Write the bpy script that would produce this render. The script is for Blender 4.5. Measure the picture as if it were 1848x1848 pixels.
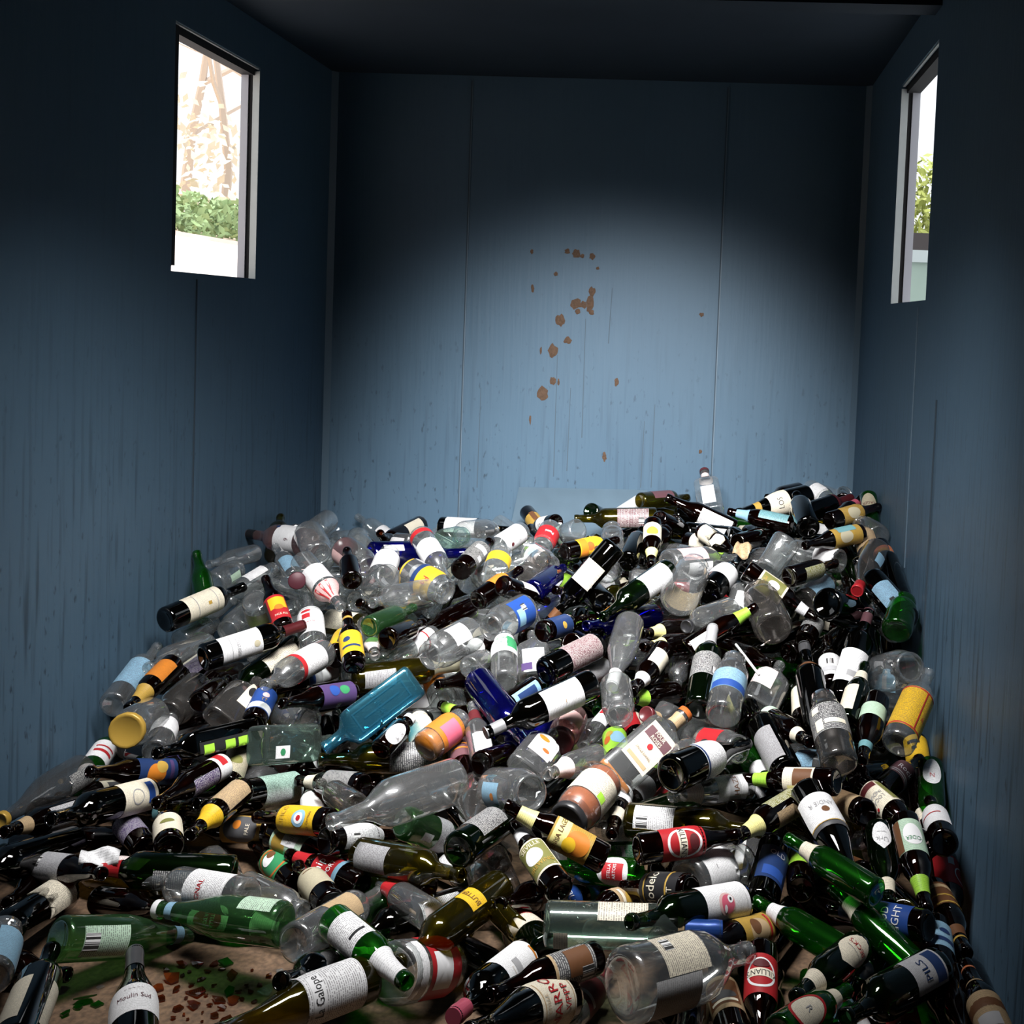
import bpy, bmesh, math, random
import numpy as np
from mathutils import Vector, Matrix

for o in list(bpy.data.objects): bpy.data.objects.remove(o)
random.seed(7); rng = np.random.default_rng(7)
SC = bpy.context.scene
COL = SC.collection

# ------------------------------------------------------------------ camera
CAM_H = 1.30
F_PX = 2000.0; PPX, PPY = 1154.84, 677.37
YAW, PITCH, ROLL = -0.0617015, -0.0501107, 0.0402695
_f = np.array([math.sin(YAW)*math.cos(PITCH), math.cos(YAW)*math.cos(PITCH), math.sin(PITCH)])
_r = np.array([math.cos(YAW), -math.sin(YAW), 0.0]); _u = np.cross(_r, _f)
CR = math.cos(ROLL)*_r + math.sin(ROLL)*_u
CU = -math.sin(ROLL)*_r + math.cos(ROLL)*_u
CF = _f
CP = np.array([0, 0, CAM_H])
cd = bpy.data.cameras.new('camera'); cam = bpy.data.objects.new('camera', cd); COL.objects.link(cam)
cd.sensor_width = 36; cd.sensor_fit = 'HORIZONTAL'; cd.lens = 36*F_PX/1848
cd.shift_x = -(PPX-924)/1848; cd.shift_y = -(924-PPY)/1848
cd.clip_start = 0.05; cd.clip_end = 200
cam.matrix_world = Matrix(((CR[0], CU[0], -CF[0], CP[0]), (CR[1], CU[1], -CF[1], CP[1]), (CR[2], CU[2], -CF[2], CP[2]), (0, 0, 0, 1)))
SC.camera = cam

# ------------------------------------------------------------------ sky, unseen lights added over the pile, exposure
W = bpy.data.worlds.new('overcast_sky'); SC.world = W; W.use_nodes = True
bg = W.node_tree.nodes['Background']; bg.inputs['Color'].default_value = (0.93, 0.97, 1.0, 1); bg.inputs['Strength'].default_value = 1.25
def area(name, loc, target, sx, sy, power, spread=180, col=(1, 1, 1)):
    l = bpy.data.lights.new(name, 'AREA'); l.shape = 'RECTANGLE'; l.size = sx; l.size_y = sy; l.energy = power; l.color = col
    l.spread = math.radians(spread)
    o = bpy.data.objects.new(name, l); COL.objects.link(o); o.location = loc
    d = Vector(target)-Vector(loc); o.rotation_euler = d.to_track_quat('-Z', 'Y').to_euler(); return o
def spot(name, loc, target, power, deg, rad, col=(1, 0.985, 0.97)):
    l = bpy.data.lights.new(name, 'SPOT'); l.energy = power; l.color = col; l.spot_size = math.radians(deg); l.spot_blend = 1.0; l.shadow_soft_size = rad
    o = bpy.data.objects.new(name, l); COL.objects.link(o); o.location = loc
    o.rotation_euler = (Vector(target)-Vector(loc)).to_track_quat('-Z', 'Y').to_euler(); return o
spot('added_crest_spot', (-0.60, 1.35, 2.12), (-0.50, 4.40, 0.60), 600, 42, 0.24)  # this spot and the next are added, to brighten the crest and back wall
spot('added_crest_spot', (-0.05, 1.45, 2.12), (-0.28, 4.40, 0.60), 600, 42, 0.24)
area('added_overhead_area', (-0.46, 1.95, 2.22), (-0.50, 3.10, 0.0), 0.95, 0.42, 50, 78, (1, 0.985, 0.97))  # added area light for the slope and bar highlights, no real fixture there
sun = bpy.data.lights.new('hazy_overhead_sun', 'SUN'); sun.energy = 6.0; sun.angle = 0.35; so = bpy.data.objects.new('hazy_overhead_sun', sun); COL.objects.link(so); so.rotation_euler = (0.0, 0.05, 0)
SC.view_settings.view_transform = 'Standard'; SC.view_settings.look = 'None'
SC.view_settings.exposure = 0.0; SC.view_settings.gamma = 1.0; SC.view_settings.use_curve_mapping = False
cy = SC.cycles
cy.max_bounces = 6; cy.diffuse_bounces = 1; cy.glossy_bounces = 2; cy.transmission_bounces = 2; cy.transparent_max_bounces = 16
cy.use_denoising = True; cy.adaptive_threshold = 0.02; cy.sample_clamp_indirect = 4.0; cy.caustics_reflective = False; cy.caustics_refractive = False

# ------------------------------------------------------------------ materials
MATS = {}
def newmat(name):
    m = bpy.data.materials.new(name); m.use_nodes = True; nt = m.node_tree; nt.nodes.clear()
    out = nt.nodes.new('ShaderNodeOutputMaterial'); return m, nt, out
def N_(nt, t, **kw):
    n = nt.nodes.new(t)
    for k, v in kw.items():
        if k.startswith('i_'): n.inputs[k[2:].replace('_', ' ')].default_value = v
        else: setattr(n, k, v)
    return n
def c4(c): return (c[0], c[1], c[2], 1)
def mathn(nt, op, a, b=None, c=None):
    n = nt.nodes.new('ShaderNodeMath'); n.operation = op
    for i, v in enumerate((a, b, c)):
        if v is None: continue
        if isinstance(v, (int, float)): n.inputs[i].default_value = v
        else: nt.links.new(v, n.inputs[i])
    return n.outputs[0]

def plain(name, col, rough=0.6, metal=0.0, spec=0.4, noise=0.0, nscale=30, coat=0.0):
    key = ('plain', name)
    if key in MATS: return MATS[key]
    m, nt, out = newmat(name)
    p = N_(nt, 'ShaderNodeBsdfPrincipled'); nt.links.new(p.outputs[0], out.inputs[0])
    p.inputs['Base Color'].default_value = c4(col); p.inputs['Roughness'].default_value = rough
    p.inputs['Metallic'].default_value = metal; p.inputs['Specular IOR Level'].default_value = spec
    p.inputs['Coat Weight'].default_value = coat; p.inputs['Coat Roughness'].default_value = 0.08
    if noise:
        tc = N_(nt, 'ShaderNodeTexCoord'); nz = N_(nt, 'ShaderNodeTexNoise'); nz.inputs['Scale'].default_value = nscale; nz.inputs['Detail'].default_value = 5
        nt.links.new(tc.outputs['Object'], nz.inputs['Vector'])
        r = N_(nt, 'ShaderNodeMapRange'); r.inputs['To Min'].default_value = 1-noise; r.inputs['To Max'].default_value = 1+noise
        nt.links.new(nz.outputs[0], r.inputs[0])
        mx = N_(nt, 'ShaderNodeMix', data_type='RGBA', blend_type='MULTIPLY'); mx.inputs[0].default_value = 1; mx.inputs[6].default_value = c4(col)
        nt.links.new(r.outputs[0], mx.inputs[7]); nt.links.new(mx.outputs[2], p.inputs['Base Color'])
    MATS[key] = m; return m

def glass(name, tint, edge=0.35, haze=0.0, hazecol=(1, 1, 1), base=0.05, rough=0.02):
    """one wall of blown glass: Fresnel sheen over coloured see-through; denser where the wall is seen at a slant"""
    key = ('glass', name)
    if key in MATS: return MATS[key]
    m, nt, out = newmat(name)
    lw = N_(nt, 'ShaderNodeLayerWeight'); lw.inputs['Blend'].default_value = 0.5
    f5 = mathn(nt, 'POWER', lw.outputs['Facing'], 4.0)
    fr = mathn(nt, 'MULTIPLY_ADD', f5, 0.9, base)
    f2 = mathn(nt, 'POWER', lw.outputs['Facing'], 2.2)
    mc = N_(nt, 'ShaderNodeMix', data_type='RGBA'); nt.links.new(f2, mc.inputs[0])
    mc.inputs[6].default_value = c4(tint); mc.inputs[7].default_value = c4([t*edge for t in tint])
    tr = N_(nt, 'ShaderNodeBsdfTransparent'); nt.links.new(mc.outputs[2], tr.inputs[0])
    gl = N_(nt, 'ShaderNodeBsdfGlossy'); gl.inputs['Roughness'].default_value = rough; gl.inputs['Color'].default_value = (1, 1, 1, 1)
    src = tr.outputs[0]
    if haze:
        df = N_(nt, 'ShaderNodeBsdfDiffuse'); df.inputs['Color'].default_value = c4(hazecol)
        gs = N_(nt, 'ShaderNodeBsdfGlossy'); gs.inputs['Roughness'].default_value = 0.38; gs.inputs['Color'].default_value = c4(hazecol)
        mg = N_(nt, 'ShaderNodeMixShader'); mg.inputs[0].default_value = 0.55; nt.links.new(df.outputs[0], mg.inputs[1]); nt.links.new(gs.outputs[0], mg.inputs[2])
        ms = N_(nt, 'ShaderNodeMixShader'); hz = mathn(nt, 'MULTIPLY_ADD', f2, haze*1.6, haze); nt.links.new(hz, ms.inputs[0])
        nt.links.new(src, ms.inputs[1]); nt.links.new(mg.outputs[0], ms.inputs[2]); src = ms.outputs[0]
    mx = N_(nt, 'ShaderNodeMixShader'); nt.links.new(fr, mx.inputs[0]); nt.links.new(src, mx.inputs[1]); nt.links.new(gl.outputs[0], mx.inputs[2])
    nt.links.new(mx.outputs[0], out.inputs[0]); MATS[key] = m; return m

GL = dict(
    am=lambda: glass('amber_brown_glass', (0.085, 0.017, 0.005), 0.2, 0.006, (0.25, 0.05, 0.02), 0.06),
    dk=lambda: glass('near_black_wine_glass', (0.026, 0.02, 0.014), 0.2, 0.004, (0.1, 0.08, 0.05), 0.06),
    dg=lambda: glass('dark_green_glass', (0.06, 0.13, 0.035), 0.2, 0.012, (0.05, 0.16, 0.03), 0.06),
    gr=lambda: glass('bright_green_glass', (0.10, 0.46, 0.07), 0.25, 0.07, (0.03, 0.30, 0.02), 0.06),
    lg=lambda: glass('light_green_glass', (0.30, 0.56, 0.29), 0.3, 0.10, (0.14, 0.36, 0.14), 0.07),
    ol=lambda: glass('olive_glass', (0.30, 0.25, 0.035), 0.2, 0.035, (0.26, 0.21, 0.015), 0.06),
    cl=lambda: glass('clear_glass', (0.94, 0.96, 0.95), 0.45, 0.07, (0.9, 0.91, 0.93), 0.16),
    sm=lambda: glass('smoky_clear_glass', (0.70, 0.67, 0.65), 0.35, 0.035, (0.8, 0.76, 0.73), 0.075),
    co=lambda: glass('cobalt_blue_glass', (0.03, 0.03, 0.5), 0.25, 0.04, (0.02, 0.02, 0.5), 0.065),
    aq=lambda: glass('pale_blue_gin_glass', (0.34, 0.70, 0.83), 0.25, 0.07, (0.15, 0.55, 0.75), 0.09),
    pg=lambda: glass('pale_green_tinted_glass', (0.72, 0.88, 0.80), 0.4, 0.04, (0.75, 0.92, 0.84), 0.085),
    pk=lambda: glass('rose_tinted_glass', (0.86, 0.64, 0.62), 0.4, 0.10, (0.8, 0.5, 0.48), 0.07),
)
CC = dict(white=(.74, .74, .755), cream=(.72, .66, .53), tan=(.42, .30, .17), red=(.36, .015, .02), maroon=(.085, .012, .015), lime=(.32, .60, .05),
    yellow=(.62, .38, .015), gold=(.40, .25, .045), orange=(.50, .16, .015), blue=(.015, .055, .24), navy=(.012, .03, .10), sky=(.21, .37, .50), teal=(.13, .29, .32),
    purple=(.06, .035, .11), pink=(.62, .40, .39), hotpink=(.55, .10, .16), mauve=(.12, .055, .065), black=(.018, .018, .02), charcoal=(.07, .07, .075), grey=(.30, .30, .31),
    silver=(.44, .44, .46), olive=(.17, .17, .05), green=(.03, .20, .08), brown=(.12, .05, .02), beige=(.42, .38, .27), mint=(.44, .60, .46), paleyellow=(.70, .64, .26), lightpink=(.85, .72, .70), rust=(.42, .10, .02))
def paper(col, p=0):
    key = ('paper', col, p)
    if key in MATS: return MATS[key]
    c = CC[col]; m, nt, out = newmat(('printed_' if p else 'plain_')+col+'_paper')
    pr = N_(nt, 'ShaderNodeBsdfPrincipled'); nt.links.new(pr.outputs[0], out.inputs[0]); pr.inputs['Roughness'].default_value = 0.45; pr.inputs['Specular IOR Level'].default_value = 0.35
    uv = N_(nt, 'ShaderNodeUVMap'); sep = N_(nt, 'ShaderNodeSeparateXYZ'); nt.links.new(uv.outputs[0], sep.inputs[0])
    tc = N_(nt, 'ShaderNodeTexCoord'); nz = N_(nt, 'ShaderNodeTexNoise'); nz.inputs['Scale'].default_value = 35; nt.links.new(tc.outputs['Object'], nz.inputs['Vector'])
    r = N_(nt, 'ShaderNodeMapRange'); r.inputs['To Min'].default_value = .86; r.inputs['To Max'].default_value = 1.06; nt.links.new(nz.outputs[0], r.inputs[0])
    mx = N_(nt, 'ShaderNodeMix', data_type='RGBA', blend_type='MULTIPLY'); mx.inputs[0].default_value = 1; mx.inputs[6].default_value = c4(c); nt.links.new(r.outputs[0], mx.inputs[7])
    res = mx.outputs[2]
    if p or sum(c) > .5:   # rows of small print, uv in metres
        row = mathn(nt, 'MULTIPLY', sep.outputs[1], 1/0.0042); fr = mathn(nt, 'FRACT', row); fl = mathn(nt, 'FLOOR', row)
        band = mathn(nt, 'MULTIPLY', mathn(nt, 'GREATER_THAN', fr, 0.3), mathn(nt, 'LESS_THAN', fr, 0.72))
        cmb = N_(nt, 'ShaderNodeCombineXYZ'); nt.links.new(mathn(nt, 'MULTIPLY', sep.outputs[0], 480), cmb.inputs[0]); nt.links.new(mathn(nt, 'MULTIPLY', fl, 7.7), cmb.inputs[1])
        n2 = N_(nt, 'ShaderNodeTexNoise'); n2.inputs['Scale'].default_value = 1; n2.inputs['Detail'].default_value = 0; nt.links.new(cmb.outputs[0], n2.inputs['Vector'])
        ink = mathn(nt, 'MULTIPLY', band, mathn(nt, 'GREATER_THAN', n2.outputs[0], 0.44))
        lum = sum(c)/3; inkc = (.06, .05, .06) if lum > .2 else (.6, .6, .58)
        m2 = N_(nt, 'ShaderNodeMix', data_type='RGBA'); nt.links.new(mathn(nt, 'MULTIPLY', ink, .7 if p else .3), m2.inputs[0]); nt.links.new(res, m2.inputs[6]); m2.inputs[7].default_value = c4(inkc); res = m2.outputs[2]
    nt.links.new(res, pr.inputs['Base Color']); MATS[key] = m; return m
def ink(col): return plain('ink_'+col, CC[col], .5)
def foil(col): return plain('foil_'+col, CC[col], .3, .35, .5)
def barcode_mat():
    key = 'barcode'
    if key in MATS: return MATS[key]
    m, nt, out = newmat('barcode_print'); pr = N_(nt, 'ShaderNodeBsdfPrincipled'); nt.links.new(pr.outputs[0], out.inputs[0]); pr.inputs['Roughness'].default_value = .5
    uv = N_(nt, 'ShaderNodeUVMap'); sep = N_(nt, 'ShaderNodeSeparateXYZ'); nt.links.new(uv.outputs[0], sep.inputs[0])
    wn = N_(nt, 'ShaderNodeTexWhiteNoise', noise_dimensions='1D'); nt.links.new(mathn(nt, 'FLOOR', mathn(nt, 'MULTIPLY', sep.outputs[0], 1/0.0011)), wn.inputs['W'])
    m2 = N_(nt, 'ShaderNodeMix', data_type='RGBA'); nt.links.new(mathn(nt, 'GREATER_THAN', wn.outputs[0], .5), m2.inputs[0]); m2.inputs[6].default_value = (.8, .8, .8, 1); m2.inputs[7].default_value = (.03, .03, .03, 1)
    nt.links.new(m2.outputs[2], pr.inputs['Base Color']); MATS[key] = m; return m

# ------------------------------------------------------------------ generic builders
def mesh(name, verts, faces, mat=None, smooth=False, uvs=None):
    me = bpy.data.meshes.new(name); me.from_pydata([tuple(v) for v in verts], [], faces)
    if mat:
        for mm in (mat if isinstance(mat, (list, tuple)) else [mat]): me.materials.append(mm)
    if smooth: me.polygons.foreach_set('use_smooth', [True]*len(me.polygons))
    if uvs is not None:
        ul = me.uv_layers.new(name='UVMap'); li = np.empty(len(me.loops), dtype=np.int32); me.loops.foreach_get('vertex_index', li)
        ul.data.foreach_set('uv', np.asarray(uvs, dtype=np.float32)[li].ravel())
    me.update(); return me
def ob(name, me, parent=None, loc=(0, 0, 0)):
    o = bpy.data.objects.new(name, me); COL.objects.link(o); o.location = loc
    if parent: o.parent = parent
    return o
def tag(o, label, cat, group=None, kind=None):
    if label: o['label'] = label
    if cat: o['category'] = cat
    if group: o['group'] = group
    if kind: o['kind'] = kind
    return o
def struct(o, label=None):
    o['kind'] = 'structure'
    if label: o['label'] = label
    return o
BOXF = [(0, 3, 2, 1), (4, 5, 6, 7), (0, 1, 5, 4), (1, 2, 6, 5), (2, 3, 7, 6), (3, 0, 4, 7)]
def boxes(name, lst, mat, parent=None):
    v = []; f = []
    for (a, b) in lst:
        k = len(v); x0, y0, z0 = a; x1, y1, z1 = b
        v += [(x0, y0, z0), (x1, y0, z0), (x1, y1, z0), (x0, y1, z0), (x0, y0, z1), (x1, y0, z1), (x1, y1, z1), (x0, y1, z1)]
        f += [tuple(i+k for i in q) for q in BOXF]
    return ob(name, mesh(name, v, f, mat), parent)
def tube_mesh(pts, rads, seg=6):
    v = []; f = []
    for i, p in enumerate(pts):
        p = Vector(p); d = (Vector(pts[min(i+1, len(pts)-1)])-Vector(pts[max(i-1, 0)])).normalized()
        a = d.orthogonal().normalized(); b = d.cross(a)
        for k in range(seg):
            t = 2*math.pi*k/seg; v.append(p+(a*math.cos(t)+b*math.sin(t))*rads[i])
    for i in range(len(pts)-1):
        for k in range(seg): f.append((i*seg+k, i*seg+(k+1) % seg, (i+1)*seg+(k+1) % seg, (i+1)*seg+k))
    f.append(tuple(range(seg-1, -1, -1))); f.append(tuple((len(pts)-1)*seg+k for k in range(seg)))
    return v, f

# ------------------------------------------------------------------ the container
XL, XR, YB, YF, ZC = -1.596, 0.604, 4.539, -0.7, 2.27
def wall_mat(name, seed, stain=0.0):
    m, nt, out = newmat(name)
    p = N_(nt, 'ShaderNodeBsdfPrincipled'); nt.links.new(p.outputs[0], out.inputs[0]); p.inputs['Roughness'].default_value = .5; p.inputs['Specular IOR Level'].default_value = .25
    tc = N_(nt, 'ShaderNodeTexCoord'); mp = N_(nt, 'ShaderNodeMapping'); nt.links.new(tc.outputs['Object'], mp.inputs[0]); mp.inputs['Location'].default_value = (seed, seed*2, seed*.3)
    n1 = N_(nt, 'ShaderNodeTexNoise'); n1.inputs['Scale'].default_value = 2.2; n1.inputs['Detail'].default_value = 6; nt.links.new(mp.outputs[0], n1.inputs['Vector'])
    mp2 = N_(nt, 'ShaderNodeMapping'); nt.links.new(tc.outputs['Object'], mp2.inputs[0]); mp2.inputs['Scale'].default_value = (55, 55, 3.0)
    n2 = N_(nt, 'ShaderNodeTexNoise'); n2.inputs['Scale'].default_value = 1; n2.inputs['Detail'].default_value = 4; nt.links.new(mp2.outputs[0], n2.inputs['Vector'])
    mp3 = N_(nt, 'ShaderNodeMapping'); nt.links.new(tc.outputs['Object'], mp3.inputs[0]); mp3.inputs['Scale'].default_value = (60, 60, 26); mp3.inputs['Location'].default_value = (seed, 3, 5)
    n3 = N_(nt, 'ShaderNodeTexNoise'); n3.inputs['Scale'].default_value = 1; n3.inputs['Detail'].default_value = 2; nt.links.new(mp3.outputs[0], n3.inputs['Vector'])
    # base tone, vertical dirt streaks, specks and scratches (more of them low down where glass is thrown)
    cr = N_(nt, 'ShaderNodeMix', data_type='RGBA'); nt.links.new(n1.outputs[0], cr.inputs[0]); cr.inputs[6].default_value = (.056, .104, .158, 1); cr.inputs[7].default_value = (.080, .138, .198, 1)
    sep = N_(nt, 'ShaderNodeSeparateXYZ'); nt.links.new(tc.outputs['Object'], sep.inputs[0])
    low = N_(nt, 'ShaderNodeMapRange'); low.inputs['From Min'].default_value = 1.35; low.inputs['From Max'].default_value = .5; low.inputs['To Min'].default_value = .12; low.inputs['To Max'].default_value = 1; nt.links.new(sep.outputs[2], low.inputs[0])
    st = N_(nt, 'ShaderNodeMapRange'); st.inputs['From Min'].default_value = .54; st.inputs['From Max'].default_value = .72; nt.links.new(n2.outputs[0], st.inputs[0])
    sp = N_(nt, 'ShaderNodeMapRange'); sp.inputs['From Min'].default_value = .655; sp.inputs['From Max'].default_value = .76; nt.links.new(n3.outputs[0], sp.inputs[0])
    amt = mathn(nt, 'MULTIPLY', mathn(nt, 'MAXIMUM', mathn(nt, 'MULTIPLY', st.outputs[0], .55+stain), mathn(nt, 'MULTIPLY', sp.outputs[0], .75)), low.outputs[0])
    d = N_(nt, 'ShaderNodeMix', data_type='RGBA'); nt.links.new(amt, d.inputs[0]); nt.links.new(cr.outputs[2], d.inputs[6]); d.inputs[7].default_value = (.018, .028, .04, 1)
    nt.links.new(d.outputs[2], p.inputs['Base Color'])
    bp = N_(nt, 'ShaderNodeBump'); bp.inputs['Strength'].default_value = .12; bp.inputs['Distance'].default_value = .01; nt.links.new(n2.outputs[0], bp.inputs['Height']); nt.links.new(bp.outputs[0], p.inputs['Normal'])
    return m
WL, WR_, WB = wall_mat('blue_painted_steel_left', 1.3, .1), wall_mat('blue_painted_steel_right', 4.1, .25), wall_mat('blue_painted_steel_back', 8.2, -.25)
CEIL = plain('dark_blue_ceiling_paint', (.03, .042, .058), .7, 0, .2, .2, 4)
T = .06
WY0, WY1, WZ0, WZ1 = 3.19, 3.80, 1.388, 2.118
def side_wall(name, x0, x1, mat):
    return struct(boxes(name, [((x0, YF, 0), (x1, WY0, ZC)), ((x0, WY1, 0), (x1, YB+T, ZC)), ((x0, WY0, 0), (x1, WY1, WZ0)), ((x0, WY0, WZ1), (x1, WY1, ZC))], mat))
wl = side_wall('wall_left', XL-T, XL, WL); wr = side_wall('wall_right', XR, XR+T, WR_)
wb = struct(boxes('wall_back', [((XL, YB, 0), (XR, YB+T, ZC))], WB))
struct(boxes('wall_front', [((XL-T, YF-T, 0), (XR+T, YF, ZC))], WL))
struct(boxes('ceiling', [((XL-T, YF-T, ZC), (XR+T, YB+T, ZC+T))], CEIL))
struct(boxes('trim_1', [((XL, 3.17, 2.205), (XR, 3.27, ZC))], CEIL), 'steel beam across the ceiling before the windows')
# seams and welded strips on the walls
seam = plain('dark_wall_seam', (.04, .062, .085), .8)  # dark joint lines in the wall steel
weld = plain('painted_weld_bead', (.115, .17, .225), .5)
for nm, x in (('trim_2', -1.017), ('trim_3', .029)):
    struct(boxes(nm, [((x-.0022, YB-.003, .3), (x+.0022, YB+.001, 2.25))], seam))
    boxes('weld_bead', [((x+.0026, YB-.004, .3), (x+.006, YB, 2.25))], weld, bpy.data.objects[nm])
struct(boxes('trim_4', [((XL-.001, 3.352, .35), (XL+.003, 3.357, 1.37))], seam))
struct(boxes('trim_5', [((XR-.003, 3.288, .6), (XR+.001, 3.292, 1.37))], weld))
struct(boxes('trim_6', [((XR-.003, 2.955, .35), (XR+.001, 2.962, 1.12))], seam))
cc = plain('corner_bead_paint', (.085, .135, .185), .45)
for nm, x in (('trim_7', XL), ('trim_8', XR)):
    s = 1 if x < 0 else -1
    struct(ob(nm, mesh(nm, [(x, YB-.022, 0), (x+s*.022, YB, 0), (x+s*.022, YB, ZC), (x, YB-.022, ZC)], [(0, 1, 2, 3) if s < 0 else (3, 2, 1, 0)], cc)))
# window liners: flange, sill and rubber-lined frame, all open (no glass shows in them)
frame = plain('pale_steel_window_frame', (.50, .53, .53), .45, .2, .4, .12, 20)
dark = plain('black_rubber_gasket', (.012, .012, .014), .8)
frost = plain('grey_sash_rail', (.40, .40, .44), .45, .3)
def window(nm, x, s):   # s = direction to the outside
    w = ob(nm, None); w.location = (0, 0, 0); struct(w, 'tall narrow window opening high in the side wall')
    def b(n, y0, y1, z0, z1, d0, d1, m):
        xs = sorted((x+s*d0, x+s*d1)); return boxes(n, [((xs[0], y0, z0), (xs[1], y1, z1))], m, w)
    b('far_jamb', WY1-.004, WY1, WZ0, WZ1-.012, .0, .024, frame)
    b('gasket', WY1-.005, WY1, WZ0, WZ1-.02, .0245, .036, dark)
    b('sash_rail', WY1-.012, WY1, WZ0, WZ1-.02, .0365, .062, frost)
    b('sill', WY0, WY1, WZ0-.012, WZ0+.0005, .004, .062, frame)
    b('head_rail', WY0, WY1, WZ1-.026, WZ1, .018, .062, dark)
    b('head_edge', WY0, WY1, WZ1-.005, WZ1, .004, .012, frame)
    b('near_flange', WY0, WY0+.042, WZ0+.018, WZ1, .010, .022, dark)
    return w
window('window_1', XL, -1); window('window_2', XR, 1)
# sloping deflector plate at the foot of the back wall
pl = plain('pale_blue_deflector_plate', (.075, .118, .158), .5, .1, .3, .15, 12)
v = [(-.765, YB, .585), (-.23, YB, .60), (-.23, YB-.42, .05), (-.80, YB-.42, .05), (-.80, YB, .05), (-.23, YB, .05)]
struct(ob('trim_9', mesh('deflector_plate', v, [(0, 3, 2, 1), (0, 4, 3), (1, 2, 5)], pl)), 'sloping steel plate at the foot of the back wall')
# dried food splashes on the back wall, each its own blob
spl = plain('dried_brown_splash', (.085, .052, .034), .75, 0, .2, .45, 120)
def pix_ray(x, y):
    d = CR*((x-PPX)/F_PX) + CU*(-(y-PPY)/F_PX) + CF; return d
def on_back(x, y):
    d = pix_ray(x, y); return CP+d*(YB/d[1])
SPL = [(1040, 458, 8, 9), (1024, 454, 5, 5), (1051, 462, 4, 4), (1069, 463, 5, 6), (960, 454, 3, 4), (1003, 495, 4, 4), (1079, 484, 3, 3), (961, 520, 3, 8), (1069, 527, 6, 9), (1065, 546, 8, 17), (1039, 549, 12, 9), (1054, 550, 5, 7),
    (1043, 563, 5, 5), (1067, 564, 5, 5), (1011, 578, 8, 11), (1024, 614, 7, 6), (999, 633, 9, 12), (998, 687, 6, 7), (1008, 689, 2, 7), (980, 710, 10, 13), (1113, 690, 4, 7), (1091, 824, 4, 8), (976, 633, 2, 7), (957, 758, 2, 9), (1266, 568, 4, 4), (1264, 815, 3, 4)]
for i, (x, y, a, b) in enumerate(SPL):
    c = on_back(x, y); s = 1/441.0; n = 14; vv = [(c[0], YB-.0035, c[2])]
    for k in range(n):
        t = 2*math.pi*k/n; q = .75+.5*random.random(); vv.append((c[0]+a*s*q*math.cos(t), YB-.001, c[2]+b*s*q*math.sin(t)))
    o = ob('food_splash', mesh('food_splash', vv, [(0, 1+(k+1) % n, 1+k) for k in range(n)], spl, True), wb)
# drips running down from them
drip = plain('dark_drip_stain', (.05, .08, .11), .7)
for (x, y0, y1) in ((1057, 575, 790), (1006, 640, 860), (1105, 520, 620), (1182, 730, 880), (1030, 700, 850), (868, 700, 880), (1163, 760, 880)):
    a, b = on_back(x, y0), on_back(x-7, y1)
    ob('drip_stain', mesh('drip_stain', [(a[0]-.0012, YB-.001, a[2]), (a[0]+.0012, YB-.001, a[2]), (b[0]+.002, YB-.001, b[2]), (b[0]-.002, YB-.001, b[2])], [(0, 3, 2, 1)], drip), wb)
# floor: dirty brown boards
def floor_mat():
    m, nt, out = newmat('dirty_brown_floor'); p = N_(nt, 'ShaderNodeBsdfPrincipled'); nt.links.new(p.outputs[0], out.inputs[0]); p.inputs['Roughness'].default_value = .7
    tc = N_(nt, 'ShaderNodeTexCoord'); a = N_(nt, 'ShaderNodeTexNoise'); a.inputs['Scale'].default_value = 9; a.inputs['Detail'].default_value = 8; nt.links.new(tc.outputs['Object'], a.inputs['Vector'])
    b = N_(nt, 'ShaderNodeTexNoise'); b.inputs['Scale'].default_value = 90; b.inputs['Detail'].default_value = 3; nt.links.new(tc.outputs['Object'], b.inputs['Vector'])
    m1 = N_(nt, 'ShaderNodeMix', data_type='RGBA'); nt.links.new(a.outputs[0], m1.inputs[0]); m1.inputs[6].default_value = (.05, .026, .014, 1); m1.inputs[7].default_value = (.20, .125, .072, 1)
    r = N_(nt, 'ShaderNodeMapRange'); r.inputs['From Min'].default_value = .35; r.inputs['From Max'].default_value = .65; r.inputs['To Min'].default_value = .6; r.inputs['To Max'].default_value = 1.15; nt.links.new(b.outputs[0], r.inputs[0])
    m2 = N_(nt, 'ShaderNodeMix', data_type='RGBA', blend_type='MULTIPLY'); m2.inputs[0].default_value = 1; nt.links.new(m1.outputs[2], m2.inputs[6]); nt.links.new(r.outputs[0], m2.inputs[7])
    nt.links.new(m2.outputs[2], p.inputs['Base Color']); bp = N_(nt, 'ShaderNodeBump'); bp.inputs['Strength'].default_value = .4; bp.inputs['Distance'].default_value = .004; nt.links.new(b.outputs[0], bp.inputs['Height']); nt.links.new(bp.outputs[0], p.inputs['Normal']); return m
struct(boxes('floor', [((XL-T, YF-T, -.06), (XR+T, YB+T, 0))], floor_mat()))

# ------------------------------------------------------------------ outside, seen through the two windows
gm = plain('pale_dusty_road', (.80, .70, .64), .9, 0, .1, .2, 1.5)
struct(ob('ground_outside', mesh('ground_outside', [(XL-.12, -2, 1.33), (XL-.12, 40, 1.33), (-4.6, 40, 1.86), (-4.6, -2, 1.86)], [(0, 1, 2, 3)], gm)))
struct(boxes('kerb_outside', [((-4.75, -2, 1.80), (-4.6, 40, 1.90))], plain('pinkish_kerb_stone', (.78, .66, .60), .9, 0, .1, .25, 3)))
bank = plain('dry_brush_bank', (.72, .58, .44), .95, 0, .05, .5, 2.5)
struct(ob('bank_outside', mesh('bank_outside', [(-4.75, -2, 1.88), (-4.75, 40, 1.88), (-9, 40, 2.9), (-9, -2, 2.9), (-30, 40, 7.5), (-30, -2, 7.5)], [(0, 1, 2, 3), (3, 2, 4, 5)], bank)))
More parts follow.
